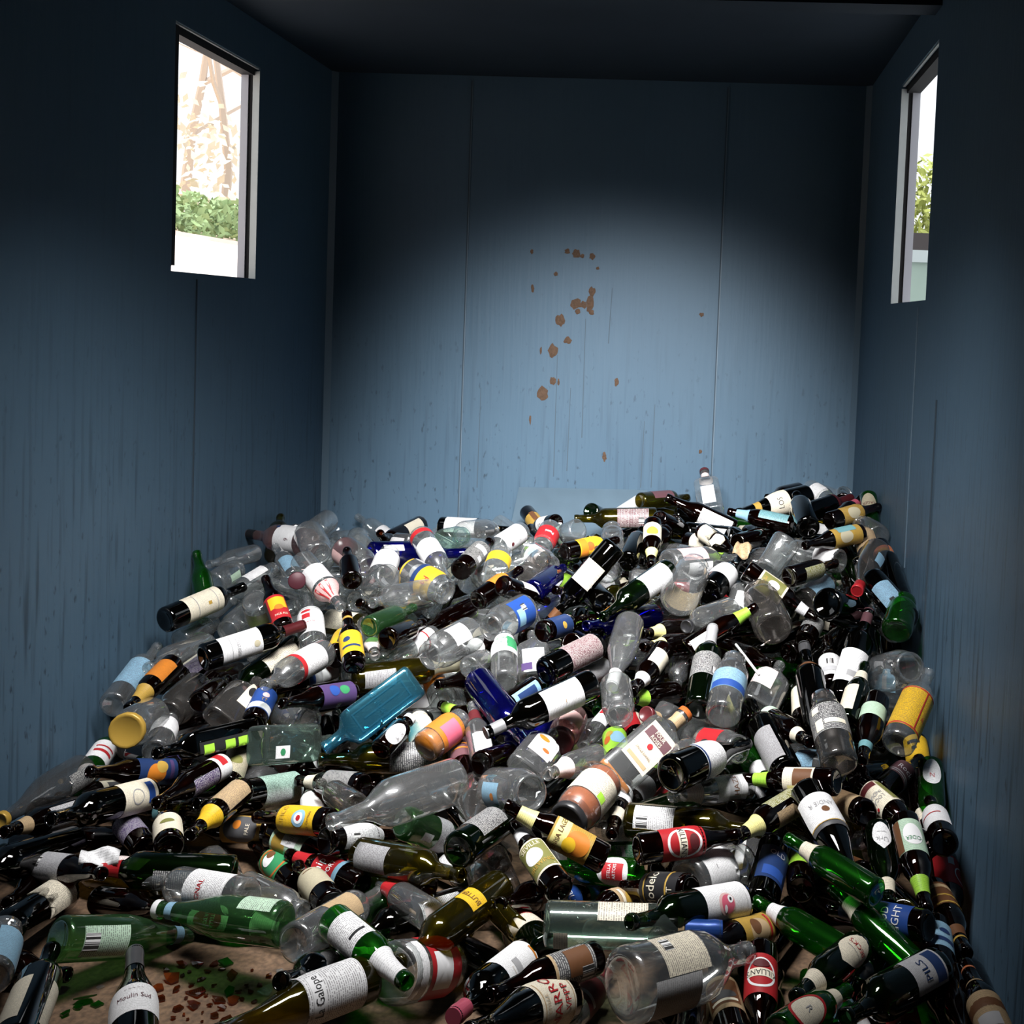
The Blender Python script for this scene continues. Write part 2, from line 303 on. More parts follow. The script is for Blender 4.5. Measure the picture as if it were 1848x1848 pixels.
lv = plain('hedge_leaf', (.30, .42, .19), .6, 0, .3, .4, 3)
def leaf_mass(name, n, fn, size, mat):
    v = []; f = []
    for i in range(n):
        p = Vector(fn()); a = Vector((random.gauss(0, 1), random.gauss(0, 1), random.gauss(0, 1))).normalized(); b = a.orthogonal().normalized(); s = size*(.6+.8*random.random()); k = len(v)
        v += [p-a*s, p+b*s*.5, p+a*s, p-b*s*.5]; f.append((k, k+1, k+2, k+3))
    return mesh(name, v, f, mat)
hd = ob('hedge', leaf_mass('hedge', 5000, lambda: (-5.25+random.uniform(-.38, .38), random.uniform(8, 16.5), 1.92+.42*random.random()**.8), .05, lv))
tag(hd, 'low leafy green hedge along the kerb outside the left window', 'hedge')
br = ob('dry_brush', leaf_mass('dry_brush', 2500, lambda: (-6.8+random.uniform(-1.1, 1.1), random.uniform(9, 22), 2.2+1.7*random.random()**1.3), .07, plain('dry_straw_leaf', (.85, .74, .60), .8, 0, .1, .4, 3)))
tag(br, 'tan dry brush on the bank behind the green hedge', 'brush')
bark = plain('pale_winter_bark', (.6, .5, .43), .9)
def branch(v, f, p, d, L, r, lev):
    pts = [p]; q = p.copy(); dd = d.copy(); n = 4
    for i in range(n):
        dd = (dd+Vector((random.gauss(0, .16), random.gauss(0, .16), random.gauss(.02, .1)))).normalized(); q = q+dd*(L/n); pts.append(q.copy())
    tv, tf = tube_mesh(pts, [r*(1-.55*i/n) for i in range(n+1)], 5); k = len(v); v += tv; f += [tuple(i+k for i in x) for x in tf]
    if lev:
        for j in range(3):
            s = pts[2+random.randrange(3)]; nd = (dd+Vector((random.gauss(0, .7), random.gauss(0, .7), random.gauss(.1, .45)))).normalized(); branch(v, f, s, nd, L*.62, r*.5, lev-1)
for i, (x, y) in enumerate(((-6.6, 14.6), (-8.3, 17.0), (-8.0, 19.5), (-7.4, 12.6))):
    v = []; f = []; branch(v, f, Vector((x, y, 2.3)), Vector((0, 0, 1)), 3.2, .07+.03*(i % 2), 4)
    t = ob('bare_tree', mesh('bare_tree', v, f, bark)); tag(t, ['slender bare tree nearest the hedge outside the left window', 'thick bare tree behind the dry brush', 'bare tree farthest up the bank', 'bare tree at the near edge of the brush bank'][i], 'tree', 'bare trees on the bank')
# right side: recycling bin, tree, low ground
gm2 = plain('grey_yard_paving', (.4, .4, .4), .9, 0, .1, .2, 2)
struct(ob('yard_outside', mesh('yard_outside', [(XR+.12, -2, .4), (12, -2, .4), (12, 60, .4), (XR+.12, 60, .4)], [(0, 1, 2, 3)], gm2)))
bn = ob('recycling_bin', None, loc=(1.45, 7.2, .4)); tag(bn, 'pale green steel bin with a dark lid outside the right window', 'bin')
bgm = plain('pale_green_bin_steel', (.36, .46, .40), .5, .1, .4, .1, 6)
boxes('body', [((-.6, -.6, 0), (.6, .6, 1.30))], bgm, bn); boxes('rim', [((-.63, -.63, 1.30), (.63, .63, 1.37))], plain('bin_rim_paint', (.5, .56, .56), .5), bn)
boxes('lid', [((-.62, -.62, 1.37), (.62, .62, 1.47))], plain('dark_bin_lid', (.06, .05, .05), .6), bn)
for i in range(5): boxes('rib', [((-.66, -.5+.25*i-.03, .1), (-.60, -.5+.25*i+.03, 1.28))], bgm, bn)
tr = ob('leafy_tree', None, loc=(3.4, 16, .4)); tag(tr, 'yellow green leafy tree beyond the bin outside the right window', 'tree')
v, f = tube_mesh([(0, 0, 0), (0, 0, 1.2), (.1, 0, 2.4)], [.12, .1, .05]); ob('trunk', mesh('trunk', v, f, bark), tr)
ob('crown', leaf_mass('crown', 3500, lambda: tuple(Vector((random.gauss(0, 1), random.gauss(0, 1), random.gauss(0, 1))).normalized()*(random.random()**.4)*1.15+Vector((0, 0, 2.35))), .07, plain('yellow_green_leaf', (.34, .38, .10), .6, 0, .2, .3, 3)), tr)

# ------------------------------------------------------------------ bottle and jar shapes: rows of (height, radius, squareness), metres
def KD(L, prof, ax=1, ay=1, n=5, lip=None): return dict(L=L, p=prof, ax=ax, ay=ay, n=n, lip=lip)
KINDS = dict(
 beer=KD(.229, [(0, .026, 0), (.004, .0300, 0), (.010, .0305, 0), (.122, .0305, 0), (.136, .0285, 0), (.150, .0225, 0), (.165, .0172, 0), (.190, .0142, 0), (.212, .0130, 0), (.214, .0145, 0), (.227, .0140, 0), (.229, .0128, 0)]),
 stubby=KD(.180, [(0, .028, 0), (.004, .0315, 0), (.010, .032, 0), (.092, .032, 0), (.110, .0285, 0), (.126, .020, 0), (.142, .0155, 0), (.164, .0135, 0), (.166, .0148, 0), (.178, .0142, 0), (.180, .013, 0)]),
 wine=KD(.300, [(0, .030, 0), (.004, .0365, 0), (.012, .0375, 0), (.188, .0375, 0), (.202, .0350, 0), (.214, .0265, 0), (.224, .0185, 0), (.236, .0152, 0), (.284, .0142, 0), (.285, .0156, 0), (.296, .0156, 0), (.300, .0142, 0)]),
 burg=KD(.296, [(0, .034, 0), (.004, .040, 0), (.012, .041, 0), (.120, .041, 0), (.145, .0385, 0), (.175, .0305, 0), (.205, .0215, 0), (.230, .0165, 0), (.280, .0146, 0), (.281, .0160, 0), (.292, .0160, 0), (.296, .0145, 0)]),
 champ=KD(.310, [(0, .036, 0), (.004, .043, 0), (.012, .044, 0), (.125, .044, 0), (.155, .040, 0), (.190, .030, 0), (.225, .020, 0), (.290, .0150, 0), (.292, .0172, 0), (.306, .0172, 0), (.310, .015, 0)]),
 water=KD(.292, [(0, .034, 0), (.004, .0395, 0), (.012, .0405, 0), (.130, .0405, 0), (.150, .038, 0), (.190, .0285, 0), (.225, .0200, 0), (.252, .0155, 0), (.278, .0138, 0), (.280, .0155, 0), (.289, .0152, 0), (.292, .0135, 0)]),
 magnum=KD(.330, [(0, .042, 0), (.005, .0510, 0), (.015, .0525, 0), (.165, .0525, 0), (.188, .0495, 0), (.210, .0390, 0), (.228, .0270, 0), (.245, .0200, 0), (.312, .0165, 0), (.314, .0185, 0), (.326, .0182, 0), (.330, .0165, 0)]),
 jug=KD(.300, [(0, .050, 0), (.006, .0600, 0), (.016, .0620, 0), (.150, .0620, 0), (.180, .0580, 0), (.205, .0460, 0), (.228, .0300, 0), (.246, .0210, 0), (.276, .0180, 0), (.278, .0205, 0), (.295, .0200, 0), (.300, .018, 0)]),
 spirit=KD(.262, [(0, .033, 0), (.004, .0375, 0), (.012, .0385, 0), (.160, .0385, 0), (.178, .0365, 0), (.192, .0290, 0), (.203, .0190, 0), (.215, .0150, 0), (.248, .0145, 0), (.250, .0160, 0), (.259, .0158, 0), (.262, .0145, 0)]),
 jar=KD(.135, [(0, .033, 0), (.004, .0385, 0), (.010, .0400, 0), (.092, .0400, 0), (.103, .0380, 0), (.111, .0335, 0), (.115, .0325, 0), (.117, .0338, 0), (.120, .0325, 0), (.123, .0338, 0), (.126, .0325, 0), (.132, .0330, 0), (.135, .0315, 0)]),
 bigjar=KD(.172, [(0, .041, 0), (.005, .0475, 0), (.012, .0490, 0), (.122, .0490, 0), (.137, .0460, 0), (.146, .0400, 0), (.150, .0385, 0), (.153, .0400, 0), (.157, .0385, 0), (.161, .0400, 0), (.165, .0385, 0), (.172, .0375, 0)]),
 talljar=KD(.165, [(0, .027, 0), (.004, .0320, 0), (.010, .0330, 0), (.115, .0330, 0), (.130, .0300, 0), (.140, .0245, 0), (.145, .0235, 0), (.148, .0248, 0), (.152, .0235, 0), (.156, .0248, 0), (.165, .0230, 0)]),
 ribjar=KD(.200, [(0, .036, 0), (.005, .0420, 0), (.012, .0430, 0), (.040, .0430, 0), (.046, .0415, 0), (.052, .0430, 0), (.130, .0430, 0), (.140, .0415, 0), (.146, .0425, 0), (.160, .0370, 0), (.172, .0300, 0), (.178, .0290, 0), (.182, .0305, 0), (.187, .0290, 0), (.200, .0285, 0)]),
 small=KD(.130, [(0, .023, 0), (.003, .0265, 0), (.008, .0275, 0), (.082, .0275, 0), (.093, .0250, 0), (.102, .0165, 0), (.108, .0135, 0), (.120, .0130, 0), (.122, .0140, 0), (.130, .0130, 0)]),
 tumbler=KD(.118, [(0, .026, 0), (.004, .0305, 0), (.010, .0315, 0), (.060, .0355, 0), (.112, .0395, 0), (.116, .0398, 0), (.118, .0392, 0)], lip=.112),
 facet=KD(.110, [(0, .028, 1), (.004, .034, 1), (.012, .036, 1), (.050, .036, 1), (.104, .040, 1), (.110, .0395, 1)], 1, 1, 2.9, lip=.102),
 soda=KD(.215, [(0, .029, 0), (.006, .0345, 0), (.016, .0370, 0), (.045, .0370, 0), (.060, .0345, 0), (.075, .0370, 0), (.130, .0370, 0), (.150, .0340, 0), (.172, .0240, 0), (.188, .0150, 0), (.198, .0130, 0), (.200, .0165, 0), (.203, .0130, 0), (.213, .0130, 0), (.215, .012, 0)]),
 gin=KD(.270, [(0, .035, 1), (.005, .040, 1), (.014, .0410, 1), (.182, .0415, 1), (.196, .0385, 1), (.206, .0270, .6), (.215, .0180, 0), (.224, .0155, 0), (.255, .0150, 0), (.257, .0172, 0), (.267, .0170, 0), (.270, .0155, 0)], 0.78, 1.12, 6),
 whisky=KD(.262, [(0, .036, 1), (.006, .0415, 1), (.014, .0425, 1), (.172, .0425, 1), (.186, .0395, 1), (.196, .0285, .6), (.205, .0190, 0), (.212, .0168, 0), (.238, .0165, 0), (.240, .0182, 0), (.259, .0180, 0), (.262, .0165, 0)], 0.72, 1.2, 5),
 flask=KD(.205, [(0, .035, 1), (.005, .0405, 1), (.012, .0420, 1), (.122, .0420, 1), (.140, .0370, 1), (.153, .0245, .5), (.162, .0160, 0), (.190, .0138, 0), (.192, .0152, 0), (.202, .0150, 0), (.205, .0135, 0)], 0.60, 1.15, 3.2),
 oil=KD(.290, [(0, .027, 1), (.004, .0305, 1), (.010, .0310, 1), (.192, .0310, 1), (.204, .0285, 1), (.216, .0200, .5), (.228, .0145, 0), (.270, .0135, 0), (.272, .0155, 0), (.287, .0150, 0), (.290, .0135, 0)], 1.0, 1.0, 7),
 sqjar=KD(.150, [(0, .038, 1), (.005, .0435, 1), (.012, .0445, 1), (.110, .0445, 1), (.122, .0410, .9), (.130, .0350, 0), (.134, .0345, 0), (.138, .0360, 0), (.142, .0345, 0), (.150, .0335, 0)], 1.0, 1.0, 6),
)
SEG = 24
def sect(K, z):
    P = K['p']; z = min(max(z, 0), K['L'])
    for (a, ra, qa), (b, rb, qb) in zip(P, P[1:]):
        if a <= z <= b:
            t = (z-a)/(b-a) if b > a else 0; return ra+(rb-ra)*t, qa+(qb-qa)*t
    return P[-1][1], P[-1][2]
def pos(K, th, z, off=0.0):
    r, q = sect(K, z); c, s = math.cos(th), math.sin(th); rr = r+off
    if q <= 0: return (rr*c, rr*s, z)
    e = 2.0/(2+(K['n']-2)*q); ax = 1+(K['ax']-1)*q; ay = 1+(K['ay']-1)*q
    return (rr*ax*math.copysign(abs(c)**e, c), rr*ay*math.copysign(abs(s)**e, s), z)
def lpos(K, th, z, off=0.0):   # like pos, but on a flat-sided bottle the paper keeps its width across the face
    r, q = sect(K, z); th = (th+math.pi) % (2*math.pi)-math.pi
    if q < .5 or abs(th) > 1.35: return pos(K, th, z, off)
    W_ = r*(1+(K['ay']-1)*q); y = max(-.96*W_, min(.96*W_, r*th)); n = 2+(K['n']-2)*q
    return (r*(1+(K['ax']-1)*q)*(1-(abs(y)/W_)**n)**(1/n)+off, y, z)
def bottle_mesh(kind, seg=SEG):
    K = KINDS[kind]; v = []; f = []; rows = []
    zs = [p[0] for p in K['p']]
    rings = [(z, 0) for z in zs]
    r0 = K['p'][0][1]
    v.append((0, 0, .010 if K['L'] > .2 else .004)); pk = 0
    def ring(z, scale=1.0, zz=None):
        k = len(v)
        for i in range(seg):
            x, y, _ = pos(K, 2*math.pi*i/seg, z); v.append((x*scale, y*scale, zz if zz is not None else z))
        rows.append(k)
    ring(0, .55, .007 if K['L'] > .2 else .003); ring(0, .85, .0015)
    for z in zs: ring(z)
    L = K['L']; ring(L, .86, L-.0005); ring(L, .80, L-.004); dep = K['lip'] or .02; ring(L, .78 if not K['lip'] else .72, L-dep)
    if K['lip']:
        ring(L, .3, L-dep)
    for i in range(seg): f.append((0, rows[0]+(i+1) % seg, rows[0]+i))
    for a, b in zip(rows, rows[1:]):
        for i in range(seg): f.append((a+i, a+(i+1) % seg, b+(i+1) % seg, b+i))
    return v, f
BM = {}
def get_body(kind, g):
    k = (kind, g)
    if k not in BM:
        v, f = bottle_mesh(kind); BM[k] = mesh(kind+'_glass_'+g, v, f, GL[g](), True)
    return BM[k]
# patches that hug the wall of a bottle
def wrap_patch(K, z0, z1, a0, a1, off, mat, torn=0):
    n = max(3, int(abs(a1-a0)/math.radians(11))); m = max(2, int((z1-z0)/.012)); v = []; f = []; uv = []
    for j in range(m+1):
        z = z0+(z1-z0)*j/m
        for i in range(n+1):
            zz = z
            if torn and j == m: zz = z-torn*random.random()*(z1-z0)
            th = a0+(a1-a0)*i/n; v.append(lpos(K, th, zz, off)); r = sect(K, z)[0]; uv.append((r*(th-a0), zz-z0))
    for j in range(m):
        for i in range(n): a = j*(n+1)+i; f.append((a, a+1, a+n+2, a+n+1))
    return mesh('paper', v, f, mat, True, uv)
def wrap_shape(K, pts, a, zc, off, mat):   # flat outline (u, v in metres) laid on the wall as a fan of rings fine enough to follow the curve
    r = max(sect(K, zc)[0], .01); v = [lpos(K, a, zc, off)]; n = len(pts); uv = [(0, 0)]; m = max(1, int(math.ceil(max(abs(u) for u, w in pts)/r/.22)))
    for k in range(m):
        s = (k+1)/m
        for (u, w) in pts: v.append(lpos(K, a+u*s/r, zc+w*s, off)); uv.append((u*s, w*s))
    f = [(0, 1+i, 1+(i+1) % n) for i in range(n)]
    for k in range(m-1): f += [(1+k*n+i, 1+(k+1)*n+i, 1+(k+1)*n+(i+1) % n, 1+k*n+(i+1) % n) for i in range(n)]
    return mesh('print', v, f, mat, True, uv)
TXT = {}
def text_mesh(s):
    if s not in TXT:
        c = bpy.data.curves.new('t', 'FONT'); c.body = s; c.size = 1; c.align_x = 'CENTER'; c.align_y = 'CENTER'; c.resolution_u = 2
        o = bpy.data.objects.new('t', c); COL.objects.link(o); dg = bpy.context.evaluated_depsgraph_get(); me = bpy.data.meshes.new_from_object(o.evaluated_get(dg))
        bm = bmesh.new(); bm.from_mesh(me)
        for _ in range(4):
            bmesh.ops.triangulate(bm, faces=bm.faces[:]); le = [e for e in bm.edges if e.calc_length() > .28]
            if not le: break
            bmesh.ops.subdivide_edges(bm, edges=le, cuts=1)
        bm.to_mesh(me); bm.free()
        TXT[s] = ([tuple(v.co) for v in me.vertices], [tuple(p.vertices) for p in me.polygons])
        bpy.data.objects.remove(o); bpy.data.curves.remove(c); bpy.data.meshes.remove(me)
    return TXT[s]
def wrap_text(K, s, a, zc, size, off, mat, squash=.8):
    vv, ff = text_mesh(s); r = max(sect(K, zc)[0], .01)
    return mesh('lettering', [lpos(K, a+x*size*squash/r, zc+y*size, off) for (x, y, _) in vv], ff, mat)
# label vocabulary: v = share of the bottle's length, a = degrees turned from the side that shows
def L(v0, v1, span, col, a=0, p=0, subs=(), torn=0): return ('L', v0, v1, span, col, a, p, subs, torn)
def OV(vc, w, h, col, a=0, subs=(), tear=0): return ('OV', vc, w, h, col, a, subs, tear)
def NK(v0, v1, col): return ('NK', v0, v1, col)
def FO(v0, col): return ('FO', v0, col)
def CAP(col): return ('CAP', col)
def LID(col): return ('LID', col)
def FILL(v1, col): return ('FILL', v1, col)
def EM(text): return ('EM', text)
def Tx(s, du, dv, size, col): return ('T', s, du, dv, size, col)
def El(w, h, col, du=0, dv=0): return ('E', w, h, col, du, dv)
def Rc(w, h, col, du=0, dv=0): return ('R', w, h, col, du, dv)
def Rg(w, h, col, du=0, dv=0): return ('G', w, h, col, du, dv)
def Bc(w, h, du=0, dv=0): return ('B', w, h, du, dv)
def ellipse(w, h, n=24): return [(w/2*math.cos(2*math.pi*i/n), h/2*math.sin(2*math.pi*i/n)) for i in range(n)]
def rect(w, h, n=8):
    a, b = w/2, h/2; q = []
    for i in range(n): q.append((-a+2*a*i/n, -b))
    for i in range(n): q.append((a, -b+2*b*i/n))
    for i in range(n): q.append((a-2*a*i/n, b))
    for i in range(n): q.append((-a, b-2*b*i/n))
    return q
def teardrop(w, h, n=20):
    q = []
    for i in range(n):
        t = 2*math.pi*i/n; y = math.sin(t); k = 1.0 if y < 0 else (1-.75*y*y); q.append((w/2*math.cos(t)*k, h/2*y))
    return q
def add_subs(K, subs, a, zc, lab, base):
    r = max(sect(K, zc)[0], .01); off = base
    for sb in subs:
        off += .00025; t = sb[0]
        if t == 'T': ob('lettering', wrap_text(K, sb[1], a+sb[2]/r, zc+sb[3], sb[4], off+.0002, ink(sb[5])), lab)
        elif t == 'E': ob('emblem', wrap_shape(K, ellipse(sb[1], sb[2]), a+sb[4]/r, zc+sb[5], off, ink(sb[3])), lab)
        elif t == 'R': ob('printed_panel', wrap_shape(K, rect(sb[1], sb[2]), a+sb[4]/r, zc+sb[5], off, ink(sb[3])), lab)
        elif t == 'B': ob('barcode', wrap_shape(K, rect(sb[1], sb[2]), a+sb[3]/r, zc+sb[4], off, barcode_mat()), lab)
        elif t == 'G':
            n = 40; o1 = ellipse(sb[1], sb[2], n); o2 = ellipse(sb[1]*.86, sb[2]*.86, n); v = [lpos(K, a+(sb[4]+u)/r, zc+sb[5]+w, off) for (u, w) in o1+o2]
            ob('printed_ring', mesh('ring', v, [(i, (i+1) % n, n+(i+1) % n, n+i) for i in range(n)], ink(sb[3])), lab)
def decorate(kind, root, decos, glass_o):
    K = KINDS[kind]; H = K['L']; nlab = 0
    for d in decos:
        t = d[0]
        if t == 'L':
            _, v0, v1, span, col, a, p, subs, torn = d; ar = math.radians(a); sp = math.radians(span)/2
            o = ob('label', wrap_patch(K, v0*H, v1*H, ar-sp, ar+sp, .0006, paper(col, p), torn), root); add_subs(K, subs, ar, (v0+v1)/2*H, o, .0009)
        elif t == 'OV':
            _, vc, w, h, col, a, subs, tear = d; ar = math.radians(a)
            o = ob('label', wrap_shape(K, (teardrop if tear else ellipse)(w, h), ar, vc*H, .0006, paper(col)), root); add_subs(K, subs, ar, vc*H, o, .0009)
        elif t == 'EM':    # raised glass panel frame and raised lettering of a moulded bottle
            for (z0, z1, a0, a1) in ((.12, .66, -36, -31), (.12, .66, 31, 36), (.12, .135, -36, 36), (.645, .66, -36, 36), (.2, .58, -3, 3)):
                ob('raised_rail', wrap_patch(K, z0*H, z1*H, math.radians(a0), math.radians(a1), .0025, GL['aq']()), root)
            ob('raised_lettering', wrap_text(K, d[1], math.radians(14), .40*H, .020, .003, GL['aq']()), root)
        elif t == 'NK': ob('neck_label', wrap_patch(K, d[1]*H, d[2]*H, 0, 2*math.pi, .0006, paper(d[3])), root)
        elif t == 'FO':
            o = ob('foil_capsule', wrap_patch(K, d[1]*H, H, 0, 2*math.pi, .0008, foil(d[2])), root); r = sect(K, H)[0]
            ob('capsule_top', mesh('disc', [((r+.0008)*math.cos(2*math.pi*i/16), (r+.0008)*math.sin(2*math.pi*i/16), H+.0005) for i in range(16)], [tuple(range(16))], foil(d[2])), o)
        elif t in ('CAP', 'LID'):
            r = max(q[1] for q in K['p'] if q[0] > H*.92)+.0016; h = .014 if t == 'CAP' else .017; z0 = H-h+.0015; n = 28; v = []; f = []
            for (z, s) in ((z0, 1), (z0+h*.9, 1), (z0+h, .94), (z0+h, .82), (z0+h-.0012, .78)):
                for i in range(n): w = (1+.02*(i % 2))*s*r; v.append((w*math.cos(2*math.pi*i/n), w*math.sin(2*math.pi*i/n), z))
            for j in range(4):
                for i in range(n): f.append((j*n+i, j*n+(i+1) % n, (j+1)*n+(i+1) % n, (j+1)*n+i))
            f.append(tuple(4*n+i for i in range(n)))
            ob('cap' if t == 'CAP' else 'lid', mesh('cap', v, f, plain('cap_'+d[1], CC[d[1]], .35, .2 if d[1] in ('gold', 'silver') else 0, .5), True), root)
        elif t == 'FILL':
            v = []; f = []; n = 18; zs = [.004]+[q[0] for q in K['p'] if .004 < q[0] < d[1]*H]+[d[1]*H]
            for z in zs:
                for i in range(n): x, y, _ = pos(K, 2*math.pi*i/n, z, -.0022); v.append((x, y, z))
            for j in range(len(zs)-1):
                for i in range(n): f.append((j*n+i, j*n+(i+1) % n, (j+1)*n+(i+1) % n, (j+1)*n+i))
            f.append(tuple(range(n-1, -1, -1))); f.append(tuple((len(zs)-1)*n+i for i in range(n)))
            ob('contents', mesh('contents', v, f, plain('contents_'+d[2], CC[d[2]], .25, 0, .5, .2, 60), True), root)

# ------------------------------------------------------------------ pile surface
HX = np.array([-1.6, -.9, -.4, 0, .6]); HY = np.array([1.8, 2.05, 2.3, 2.55, 2.8, 3.1, 3.4, 3.8, 4.54])
HZ = np.array([[.05, .05, .07, .12, .19, .31, .43, .50, .42], [0, 0, .04, .13, .24, .38, .47, .48, .42], [0, .02, .08, .22, .31, .43, .49, .50, .50], [.03, .05, .14, .25, .33, .45, .52, .56, .60], [.05, .06, .12, .22, .38, .50, .62, .70, .70]])
def surf(x, y):
    x = min(max(x, HX[0]), HX[-1]-1e-6); y = min(max(y, HY[0]), HY[-1]-1e-6)
    i = int(np.searchsorted(HX, x, 'right')-1); j = int(np.searchsorted(HY, y, 'right')-1)
    a = (x-HX[i])/(HX[i+1]-HX[i]); b = (y-HY[j])/(HY[j+1]-HY[j])
    return (HZ[i, j]*(1-a)+HZ[i+1, j]*a)*(1-b)+(HZ[i, j+1]*(1-a)+HZ[i+1, j+1]*a)*b
def hit(px, py, lift):
    d = pix_ray(px, py); t = 1.6
    while t < 4.45/d[1]:
        p = CP+d*t
        if p[2] <= surf(p[0], p[1])+lift: return t
        t += .012
    return 4.45/d[1]
ITEMS = []
def I(kind, bx, by, mx, my, g, desc, decos=(), n=None, lay=0, s=1.0, name=None, cat=None): ITEMS.append(dict(kind=kind, b=(bx, by), m=(mx, my), g=g, desc=desc, decos=decos, n=n, lay=lay, s=s, name=name, cat=cat))

# ------------------------------------------------------------------ what lies in the pile: base pixel, mouth pixel as seen from the camera's place, kind, glass, description, dressing
CREAMP = lambda a=0: L(.06, .42, 150, 'cream', a, 1)
# front left
I('burg', 125, 1404, 2, 1480, 'sm', 'clear bottle with dark back label and gold cap', (L(.06, .34, 70, 'charcoal', -30, 1), CAP('gold')), lay=0)
I('beer', 120, 1466, 8, 1502, 'am', 'brown beer bottle with copper edged label', (L(.08, .5, 120, 'silver', -20, 1), NK(.70, .82, 'tan')))
I('wine', 112, 1528, -62, 1582, 'dk', 'black wine bottle with a long bare glossy side', ())
I('wine', 251, 1437, 92, 1478, 'dk', 'black wine bottle, cream label with grey ring', (L(.05, .40, 150, 'cream', 0, 0, (Rg(.036, .036, 'grey', 0, .012), Rc(.05, .02, 'blue', .005, -.032))),), lay=1)
I('beer', 186, 1357, 136, 1428, 'gr', 'green beer bottle with red and white striped label', (L(.1, .48, 170, 'white', 0, 0, (Rc(.05, .012, 'red', 0, .01), Rc(.05, .006, 'red', 0, -.012))), NK(.62, .78, 'white')), lay=0)
I('beer', 313, 1392, 160, 1393, 'am', 'brown beer bottle with orange flower on purple label', (L(.05, .5, 150, 'navy', 0, 0, (El(.05, .05, 'orange', -.006, .006), El(.03, .03, 'gold', .012, -.008), Rc(.06, .010, 'purple', 0, -.036))),))
I('beer', 388, 1390, 282, 1450, 'am', 'brown beer bottle, violet label and red white base', (L(.22, .58, 80, 'purple', -35, 1), L(.02, .2, 200, 'white', 20, 0, (Rc(.04, .02, 'red', 0.01, 0),))), n='m', lay=1)
I('beer', 411, 1422, 442, 1326, 'am', 'brown beer bottle upright with olive label, lime neck', (L(.1, .5, 150, 'beige', 0, 1, (El(.03, .03, 'olive'),)), NK(.74, .90, 'lime')))
I('wine', 536, 1419, 352, 1452, 'dk', 'black wine bottle with wide white printed label', (L(.04, .42, 160, 'white', 0, 1),))
I('wine', 540, 1457, 405, 1470, 'cl', 'clear bottle, white label and small brown patch', (L(.04, .5, 130, 'white', 0, 1, (Rc(.03, .02, 'brown', .01, -.01), Bc(.016, .014, .03, .02))),), lay=-1)
I('beer', 354, 1467, 236, 1461, 'am', 'brown beer bottle, teal label with barcode', (L(.08, .5, 110, 'teal', 0, 0, (Rc(.05, .05, 'white', .004, -.012), Bc(.028, .022, .006, -.02))),))
I('beer', 424, 1436, 343, 1507, 'am', 'brown beer bottle with gold neck label', (NK(.60, .80, 'yellow'), L(.08, .5, 150, 'tan', 40, 1)), n='m')
I('beer', 230, 1482, 97, 1500, 'am', 'brown beer bottle, dark label with cream border', (L(.06, .50, 140, 'cream', 0, 0, (Rc(.055, .066, 'charcoal'), Tx('81', 0, .005, .03, 'cream'))),), lay=-1)
I('beer', 262, 1534, 200, 1456, 'am', 'brown beer bottle with dark blue label, base forward', (L(.2, .55, 150, 'purple', 10, 1), ), n='b')
I('beer', 305, 1527, 300, 1462, 'am', 'brown beer bottle with cream and green label', (L(.1, .5, 160, 'cream', 0, 0, (El(.03, .02, 'olive'),)),), n='b')
I('beer', 492, 1500, 328, 1490, 'am', 'brown beer bottle, rounded gold edged dark label', (L(.06, .50, 150, 'gold', 0, 0, (El(.066, .085, 'charcoal'), El(.02, .02, 'orange', .01, .01), Tx('PALE', 0, -.018, .014, 'cream'))),))
I('wine', 463, 1528, 285, 1540, 'ol', 'olive wine bottle with a bare shining side', (L(.04, .34, 100, 'white', 75, 1),), lay=-1)
I('wine', 421, 1577, 156, 1566, 'dg', 'dark green wine bottle with red foil neck', (FO(.76, 'red'), L(.2, .52, 90, 'charcoal', -45, 1)), lay=1)
I('beer', 70, 1563, 184, 1577, 'am', 'brown beer bottle, grey printed label with barcode', (L(.06, .52, 150, 'silver', 0, 1, (Bc(.02, .022, -.01, -.03),)),), lay=0)
I('wine', 296, 1616, 112, 1588, 'ol', 'broad dark olive wine bottle with pinkish back label', (L(.12, .44, 70, 'lightpink', 55, 1),), lay=0)
I('wine', 446, 1620, 262, 1588, 'cl', 'clear wine bottle with white label scribbled in red', (L(.12, .48, 150, 'white', 0, 1, (Tx('VIGNAL', -.006, .01, .018, 'red'),)),), lay=2)
I('talljar', 440, 1600, 545, 1648, 'cl', 'clear empty straight jar on its side', (), lay=1)
I('water', 510, 1668, 286, 1641, 'lg', 'green water bottle, blue ring below white cap', (NK(.84, .90, 'sky'), CAP('white'), L(.05, .3, 70, 'mint', 60, 1)), lay=3)
I('beer', 334, 1693, 526, 1712, 'gr', 'green beer bottle with white oval and red cartouche', (OV(.27, .075, .09, 'white', 0, (El(.04, .062, 'red'), Tx('STELLA', 0, .010, .012, 'white'), Tx('ARTOIS', 0, -.004, .012, 'white'))), NK(.66, .92, 'white')), lay=1)
I('water', 100, 1726, 350, 1714, 'lg', 'green water bottle lying flat with blue neck ring', (NK(.83, .895, 'sky'), L(.1, .42, 80, 'mint', 10, 1, (Bc(.03, .03, .0, -.03),))), lay=1)
I('wine', 24, 1892, 86, 1733, 'dk', 'black wine bottle in the corner with cream label', (L(.1, .5, 100, 'cream', -70), L(.1, .5, 80, 'cream', 75), NK(.70, .73, 'cream')), n='b', lay=1)
I('burg', 240, 1915, 243, 1730, 'dk', 'dark wine bottle standing forward, white script label', (L(.24, .50, 150, 'white', 0, 0, (Tx('Moulin Sud', 0, .0, .016, 'mauve'), Tx('~ ~ ~ ~ ~', 0, .022, .01, 'mauve'))), FO(.80, 'charcoal')), n='b', lay=1)
I('wine', 92, 1630, -45, 1722, 'dk', 'black wine bottle with torn cream label', (L(.06, .42, 130, 'cream', 15, 1, (), .5),))
